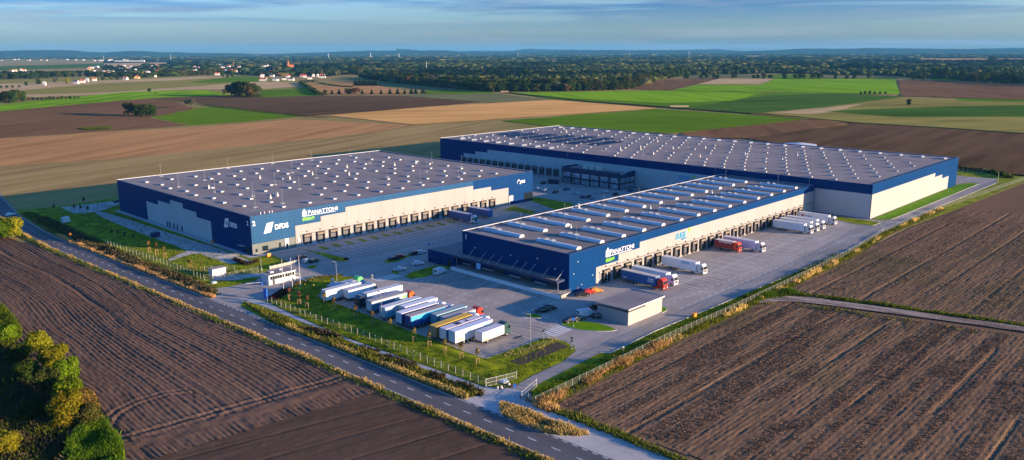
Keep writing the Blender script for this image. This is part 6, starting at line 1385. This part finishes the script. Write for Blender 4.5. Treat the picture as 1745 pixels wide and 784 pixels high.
for i, (x, y, k, lb) in enumerate(((6, 392, 'bright', 'green shrub by the road at the left edge of the picture'), (19, 390, 'yellow', 'yellowish shrub by the road at the left edge of the picture'), (-8, 388, 'olive', 'olive shrub cut by the left edge of the picture'))): shrub(x, y, 4, 8, 8, k, lb, 50+i, 4000, .28)
# ================================================================== FAR WOODS
def projn(X, Y, Z):
    D = np.stack([X, Y, Z-HC], -1); z = D@np.array(Fw); return W_PX/2+F_PX*(D@np.array(Rt2))/z, H_PX/2-F_PX*(D@np.array(Up2))/z
FA = [(600,126),(602,126),(622,134.5),(680,141.5),(760,149.5),(836,156),(963,155),(1076,152),(1124,135.5),(1166,129),(1320,125),(1525,130),(1640,137),(1745,143),(2000,152),(2000,60),(560,60),(560,124)]
FB = [(176,121),(176,131),(250,132),(300,130.5),(385,126.5),(443,129.5),(560,131),(602,125),(602,60),(300,60),(300,106),(290,112),(176,115)]
FC = [(-300,103),(0,101.5),(176,101.5),(310,105),(602,105),(602,50),(-300,50)]
FD = [(-300,126),(-300,140),(0,134),(110,130),(176,129.5),(176,124),(0,124)]
HOL = [[(1565,99),(1780,99.5),(1780,106),(1640,106.5),(1560,104)],[(1415,106),(1565,106),(1565,112),(1440,112)],[(760,139.5),(860,140),(860,141.5),(760,141)],[(1270,95.5),(1350,95.5),(1350,97.5),(1270,97.5)],[(830,133),(900,134),(900,135.5),(830,135)]]
floor_m = mat('forest floor', (.012, .018, .008), .95, col2=(.03, .035, .015), vscale=.02, spec=0)
fz = zz[0]*4
sheet('forest_floor', [tuple(p) for p in pxy([(602,126),(622,134),(680,141),(760,149),(836,155),(963,154),(1076,151),(1124,135),(1166,129),(1320,125),(1525,129.5),(1640,136),(1745,142),(1950,148),(1950,92),(1745,93),(900,96),(602,97)])], -.02, floor_m)
sheet('forest_floor', pxy([(176,120),(176,131),(250,131),(300,130),(385,126),(443,129),(560,130),(600,125),(600,98),(176,101)]), -.015, floor_m)
ico = np.array([(0,0,1),(.894,0,.447),(.276,.851,.447),(-.724,.526,.447),(-.724,-.526,.447),(.276,-.851,.447),(.724,.526,-.447),(-.276,.851,-.447),(-.894,0,-.447),(-.276,-.851,-.447),(.724,-.526,-.447),(0,0,-1)])
icf = np.array([(0,1,2),(0,2,3),(0,3,4),(0,4,5),(0,5,1),(1,6,2),(2,7,3),(3,8,4),(4,9,5),(5,10,1),(6,7,2),(7,8,3),(8,9,4),(9,10,5),(10,6,1),(7,6,11),(8,7,11),(9,8,11),(10,9,11),(6,10,11)])
def mass(name, label, polys, d0, d1, kfar, seed, hole=True, thin=1.0, m=None, band=None):
    rs = np.random.RandomState(seed); XS, YS, SP = [], [], []; d = d0; a0 = math.radians(deg0-38); a1 = math.radians(deg0+38)
    while d < d1:
        sp = max(8.5, d/kfar); n = int((a1-a0)*d/sp*thin); a = a0+(a1-a0)*rs.rand(n); dd = d+rs.rand(n)*sp*1.6; XS.append(dd*np.cos(a)); YS.append(dd*np.sin(a)); SP.append(np.full(n, sp)); d += sp*.8
    X = np.concatenate(XS); Y = np.concatenate(YS); s = np.concatenate(SP); px, py = projn(X, Y, np.zeros_like(X)); k = np.zeros(len(X), bool)
    for q in polys: k |= inside(px, py, q)
    if hole:
        for q in HOL: k &= ~inside(px, py, q)
        dist = np.hypot(X, Y); cl_ = vn(X/420+3, Y/260+1, 77); k &= ~((cl_ > .74) & (dist > 2400))
    if band: tn = vn(X/330+9, Y/190, 41)*.7+.3*vn(X/90, Y/90, 43); k &= (tn >= band[0]) & (tn < band[1])
    twn = inside(px, py, [(150,111),(345,110),(345,128),(150,131)]) | inside(px, py, [(375,109),(485,109),(485,127),(375,127)]); k &= ~(twn & (rs.rand(len(X)) > .3))
    X = X[k]; Y = Y[k]; s = s[k]; n = len(X); sp_ = vn(X/300, Y/300, 5); H = (9+9*rs.rand(n))*(.75+.5*vn(X/500, Y/500, 9)); con = (vn(X/600, Y/350, 31) > .55) & (rs.rand(n) < .8)
    R0 = s*(.55+.35*rs.rand(n)); R0 = np.where(con, R0*.75, R0); V = ico[None]*(1+rs.normal(size=(n, 12, 1))*.16); V = V*np.stack([R0, R0*(0.8+.4*rs.rand(n)), H*.52], 1)[:, None]
    zt = (V[:, :, 2]/(H*.52)[:, None]+1)/2; f = np.where(con[:, None], np.clip(1.25-1.1*zt, .08, 1.2), 1.0); V[:, :, :2] *= f[:, :, None]
    V[:, :, 0] += X[:, None]; V[:, :, 1] += Y[:, None]; V[:, :, 2] += (H*.5)[:, None]
    Fq = (icf[None]+(np.arange(n)*12)[:, None, None]).reshape(-1, 3); me = npmesh(name, V.reshape(-1, 3), Fq, [m or lm_f], smooth=False); o = link(name, me); tag(o, label, 'wood', kind='stuff'); return n
lm_f = leafmat('wood crowns', (.006, .014, .005), (.024, .040, .010), (.085, .080, .020), trans=.1)
lm_f2 = leafmat('dark wood crowns', (.004, .010, .005), (.012, .024, .008), (.03, .04, .012), trans=.1); lm_f3 = leafmat('light wood crowns', (.025, .035, .010), (.060, .070, .016), (.14, .11, .03), trans=.1)
FH = [(700,117),(790,118),(785,119.5),(700,119)],[(1000,110),(1090,110.5),(1090,112),(1000,111.5)],[(640,108),(720,108),(720,109.5),(640,109.5)],[(880,104),(960,104),(960,105.3),(880,105.3)],[(1180,112),(1260,112.5),(1255,114.2),(1180,113.8)],[(1330,113.5),(1400,114),(1400,116),(1330,115.6)],[(1600,112),(1700,113),(1700,115.2),(1600,114.7)]
HOL += [[(x, y+(1.2 if i > 1 else -.3)) for i, (x, y) in enumerate(q)] for q in FH]
c1_ = mass('forest', 'wide forest reaching from behind the fields to the hills', [FA], 1250, 14500, 105, 3, band=(.44, .60))
mass('forest', 'darkest conifer stands of the wide forest behind the fields', [FA], 1250, 14500, 105, 4, band=(-1, .44), m=lm_f2)
mass('forest', 'lighter autumn stands of the wide forest behind the fields', [FA], 1250, 14500, 105, 8, band=(.60, 2), m=lm_f3)
c2_ = mass('woodland', 'woods and gardens around the village on the left', [FB, FC], 1700, 14500, 105, 5, thin=.6, band=(.40, .62))
mass('woodland', 'dark woods around the village on the left', [FB, FC], 1700, 14500, 105, 15, thin=.6, band=(-1, .40), m=lm_f2)
mass('woodland', 'pale gardens and groves around the village on the left', [FB, FC], 1700, 14500, 105, 25, thin=.6, band=(.62, 2), m=lm_f3)
c3_ = mass('tree_belt', 'dense belt of trees behind the tan field at the far left', [FD], 1500, 3200, 170, 6, hole=False)
print('forest', c1_, c2_, c3_)
for x, y in along([(270,130.5),(300,130),(345,128),(385,126.5)], 6): ptree(x, y, 8+rnd.random()*4, rnd.choice(['broad', 'olive']), 'tree in the dark belt right of the red roofed houses', group='dark belt right of the red roofs')
tufts('weeds', 'small yellow green weed patch in the middle of the brown ploughed field', [(133,219.5),(165,217),(190,217),(188,220.5),(150,222.5)], 1.2, .9, g_bright, .4, 71, px=True)
# ================================================================== VILLAGE
m_hw = mat('house render', (.72, .70, .66), .7); m_hy = mat('yellow render', (.60, .42, .16), .7); m_rr = mat('red tiles', (.36, .06, .03), .7); m_ro = mat('orange tiles', (.48, .14, .05), .7); m_rd = mat('dark tiles', (.06, .06, .07), .7)
def house(px, py, wpx, wall, roof, label=None, group='houses of the village', ang=None, full=True, storey=1.0):
    c = P(px, py); d = (HC)/max(4, (py-87+3.3*(1-px/872))); w_ = wpx*d; l_ = w_*.75; h = 4.8*storey; rh = 3.6; t = None
    a = rnd.choice([0, math.pi/2])+rnd.uniform(-.2, .2)+YAW if ang is None else ang
    prof = [(-l_/2-.4, h-.1), (0, h+rh), (l_/2+.4, h-.1), (l_/2+.4, h+.2), (0, h+rh+.35), (-l_/2-.4, h+.2)]
    if full:
        t = empty('house', (c.x, c.y, 0), a, label, 'house', group); b = MB(); b.box(-w_/2, w_/2, -l_/2, l_/2, 0, h); b.prism([(-l_/2, h), (l_/2, h), (0, h+rh)], -w_/2, w_/2, 'x'); b.build('wall', wall, t)
        b = MB(); b.prism([prof[0], prof[1], prof[4], prof[5]], -w_/2-.5, w_/2+.5, 'x'); b.prism([prof[1], prof[2], prof[3], prof[4]], -w_/2-.5, w_/2+.5, 'x'); r_ = b.build('roof', roof, t)
        b = MB(); b.box(w_*.2, w_*.2+.8, -.4, .4, h+rh-1, h+rh+1); b.build('chimney', m_hw, r_)
        for sx in (-.3, 0, .3):
            for sy in (-1, 1): b = MB(); b.box(w_*sx-.6, w_*sx+.6, sy*l_/2-.03*(sy < 0)*2, sy*l_/2+.03*2*(sy > 0), 1.2, 2.6); b.build('window', m_vg, t)
        b = MB(); b.box(-.5, .5, -l_/2-.08, -l_/2-.02, 0, 2.1); b.build('door', m_rd, t)
    else:
        b = MB(); b.box(-w_/2, w_/2, -l_/2, l_/2, 0, h); b.prism([(-l_/2, h), (l_/2, h), (0, h+rh)], -w_/2, w_/2, 'x'); b.prism([prof[0], prof[1], prof[4], prof[5]], -w_/2-.5, w_/2+.5, 'x', 1); b.prism([prof[1], prof[2], prof[3], prof[4]], -w_/2-.5, w_/2+.5, 'x', 1)
        o = b.build('house', [wall, roof], None, (c.x, c.y, 0)); o.rotation_euler.z = a; tag(o, label, 'house', group)
for a in [(130,142.5,9,m_hw,m_rd,'white farmhouse with a dark roof standing in front of the tan field'),(141,141,8,m_hw,m_rr,'white farm building with a red roof beside the dark roofed farmhouse'),(149,139,5,m_hw,m_hw,'small white shed right of the farm'),(161,138,7,m_hw,m_ro,'house with an orange roof to the right of the farm'),(76,145.5,5,m_hw,m_hw,'tiny white hut beside the field track'),
          (214,136,8,m_hw,m_ro,'house with a wide orange red roof behind the tree row'),(234,134,10,m_hy,m_rr,'yellow house with a steep red roof at the field edge'),(253,131.5,6,m_hw,m_ro,'small orange roofed house left of the red roofed pair'),(263,131.5,8,m_hw,m_rr,'white house with a bright red roof, left of the dark trees'),(268,130,5,m_hw,m_rr,'white gabled house right of the bright red roof'),
          (370,128,8,m_hw,m_rr,'red roofed house in front of the village trees'),(449,138,12,m_hw,m_rr,'long white house with a red roof, left end of the white house group'),(470,138,11,m_hw,m_rd,'white two storey house in the middle of the white house group'),(484,136.5,7,m_hw,m_rd,'white house with a dark roof in the white house group'),(496,137.5,10,m_hw,m_rd,'white gabled house, right end of the white house group'),
          (464,131,7,m_hw,m_rd,'white house behind the white house group'),(447,131,7,m_hw,m_rr,'red roofed house behind the left end of the white house group'),(491,131.5,7,m_hw,m_rr,'red roofed house behind the right end of the white house group'),(515,131.5,7,m_hw,m_rr,'red roofed house, left one of the right hand hamlet'),(526,129,9,m_hw,m_rr,'wide red roofed house in the right hand hamlet'),
          (528,135,8,m_hw,m_rd,'white house with a dark roof at the front of the right hand hamlet'),(534,131,5,m_hw,m_hw,'small white house in the right hand hamlet'),(541,130.5,5,m_hw,m_rr,'small red roofed house in the right hand hamlet'),(551,133,8,m_hw,m_rd,'white gabled house standing apart right of the hamlet'),(520,126.5,6,m_hw,m_rr,'red roofed house at the back of the right hand hamlet')]: house(*a[:5], label=a[5])
for i in range(90):
    x = rnd.uniform(150, 340); y = rnd.uniform(113, 126)+(x < 200)*2; house(x, y, 4.2+rnd.random()*2, rnd.choice([m_hw, m_hw, m_hy]), rnd.choice([m_hw, m_rr, m_ro, m_rd, m_hw]), 'small distant house of the village on the left', 'distant village houses on the left', full=False)
for i in range(34):
    x = rnd.uniform(375, 480); y = rnd.uniform(112, 125); house(x, y, 4.4+rnd.random()*1.6, m_hw, rnd.choice([m_hw, m_rr, m_ro]), 'small distant house around the church', 'distant houses around the church', full=False)
for i in range(50):
    x = rnd.uniform(0, 290); y = rnd.uniform(98.5, 104); house(x, y, 3.5+rnd.random()*2.5, m_hw, rnd.choice([m_hw, m_rr, m_hw, m_ro]), 'tiny far house in the settlement behind the green strip', 'far settlement on the left', full=False)
for i in range(6):
    x = rnd.uniform(5, 45); y = rnd.uniform(119, 123); house(x, y, 5, m_hw, m_ro, 'orange roofed house in the belt of trees at the far left', 'houses in the far left tree belt', full=False)
for i in range(24):
    x = rnd.uniform(1270, 1560); y = rnd.uniform(96, 104); house(x, y, 3+rnd.random()*3, m_hw, m_hw, 'tiny pale building far off among the woods on the right', 'far pale buildings on the right', full=False)
def slab(name, label, px, py, wpx, hpx, m, mr=None, cat='building', dep=20, ang=None):
    c = P(px, py); d = HC/max(4, (py-87+3.3*(1-px/872))); t = empty(name, (c.x, c.y, 0), YAW*-1 if ang is None else ang, label, cat); w_, h = wpx*d, hpx*d
    b = MB(); b.box(-w_/2, w_/2, 0, dep, 0, h); b.build('wall', m, t); b = MB(); b.box(-w_/2-.5, w_/2+.5, -.5, dep+.5, h, h+1); b.build('roof', mr or m_hw, t); b = MB()
    n = max(3, int(w_/8))
    for i in range(n): b.box(-w_/2+w_*(i+.25)/n, -w_/2+w_*(i+.75)/n, -.1, 0, h*.4, h*.65)
    b.build('window_row', m_vg, t); return t
slab('factory_hall', 'very long low white factory hall far off on the left', 220, 105, 66, 2.2, m_hw); slab('factory_hall', 'shorter white factory hall right of the very long one', 276, 104, 22, 2.2, m_hw)
slab('apartment_block', 'wide white block of flats rising above the village trees', 370, 114, 20, 4.8, m_hw)
slab('factory_hall', 'pale flat hall far off on the right among the woods', 1290, 97, 28, 1.2, m_hw)
slab('straw_stack', 'long pale stack lying on the green field beside the ditch', 1158, 183.0, 30, 1.4, mat('pale straw', (.55, .42, .28), .9), mat('pale straw', (.55, .42, .28), .9), 'stack', 4)
slab('straw_stack', 'short tan stack at the edge of the wood', 860, 157.3, 13, 1.2, mat('pale straw', (.55, .42, .28), .9), mat('pale straw', (.55, .42, .28), .9), 'stack', 4)
slab('factory_hall', 'small white plant at the horizon on the far left', 12, 95, 16, 1.6, m_hw)
for i in range(26):
    x, y = rnd.choice([(rnd.uniform(440, 500), rnd.uniform(127, 134)), (rnd.uniform(508, 556), rnd.uniform(125, 133)), (rnd.uniform(590, 645), rnd.uniform(121, 124)), (rnd.uniform(300, 375), rnd.uniform(122, 127))]); house(x, y, 4.8+rnd.random()*2, m_hw, rnd.choice([m_hw, m_rr, m_rr, m_rd, m_ro]), 'small house scattered around the white house groups at the village edge', 'scattered houses at the village edge', full=False)
# church
c = P(494, 119); d = HC/(119-87+1.4); ch = empty('brick_church', (c.x, c.y, 0), 0.3-YAW, 'orange brick church with a pointed spire above the village trees', 'church'); mb = mat('orange brick', (.50, .13, .05), .8)
b = MB(); b.box(-2, 16, -5, 5, 0, 12); b.build('nave', mb, ch); b = MB(); b.prism([(-6, 12), (0, 21), (6, 12)], -2.5, 16.5, 'x'); b.build('roof', m_ro, ch)
b = MB(); b.box(-9, -2, -3.5, 3.5, 0, 24); tw = b.build('tower', mb, ch); b = MB(); b.cyl((-5.5, 0, 24), 4.2, 16, n=8, r2=.1); b.build('spire', m_ro, tw)
b = MB()
for i in range(4): b.box(1+4*i, 2.5+4*i, -5.15, -5, 4, 9)
b.build('window', m_vg, ch)
def mast(px, py, hpx, label, m=m_metal, r=1.2, lattice=False):
    c = P(px, py); d = HC/max(4, (py-87+3.3*(1-px/872))); t = empty('mast', (c.x, c.y, 0), 0, label, 'mast'); b = MB(); b.tube((0, 0, 0), (0, 0, hpx*d), r, 6, r2=r*.6); b.build('pole', m, t)
    b = MB(); b.cyl((0, 0, hpx*d*.93), r*1.8, hpx*d*.05, n=8); b.build('antenna', m_white, t)
mast(291.5, 104, 14, 'tall pale mast above the left village', m_white); mast(727, 122, 17, 'pale pole mast standing in the forest', m_white, r=1.0)
mast(398, 114, 9, 'orange brick chimney in the village', mb, r=1.6); mast(177, 103, 11, 'water tower mast with a white head at the far left', m_white)
for i, x in enumerate((680, 883, 1072, 1174, 632, 560)): mast(x, 99, 9, 'thin lattice mast on the horizon over the forest, %s from the left' % ('third', 'fourth', 'fifth', 'last', 'second', 'first')[i], r=1.4)
# ================================================================== HAZE
hz = MB(); hz.add([(-23000, -23000, -2), (23000, -23000, -2), (23000, 23000, -2), (-23000, 23000, -2), (-23000, -23000, 230), (23000, -23000, 230), (23000, 23000, 230), (-23000, 23000, 230)], [(3,2,1,0),(4,5,6,7),(0,1,5,4),(1,2,6,5),(2,3,7,6),(3,0,4,7)])
hm_ = bpy.data.materials.new('haze'); hm_.use_nodes = True; ht = hm_.node_tree; ht.nodes.clear(); pv = N(ht, 'ShaderNodeVolumePrincipled'); pv.inputs['Color'].default_value = (.15, .56, 1.0, 1); pv.inputs['Density'].default_value = HAZE_D; ho = N(ht, 'ShaderNodeOutputMaterial'); ht.links.new(pv.outputs[0], ho.inputs['Volume'])
o = hz.build('haze', hm_); tag(o, 'thin blue haze over the distant land', 'haze', kind='stuff')
# the ground outside the haze box stays level with the box floor
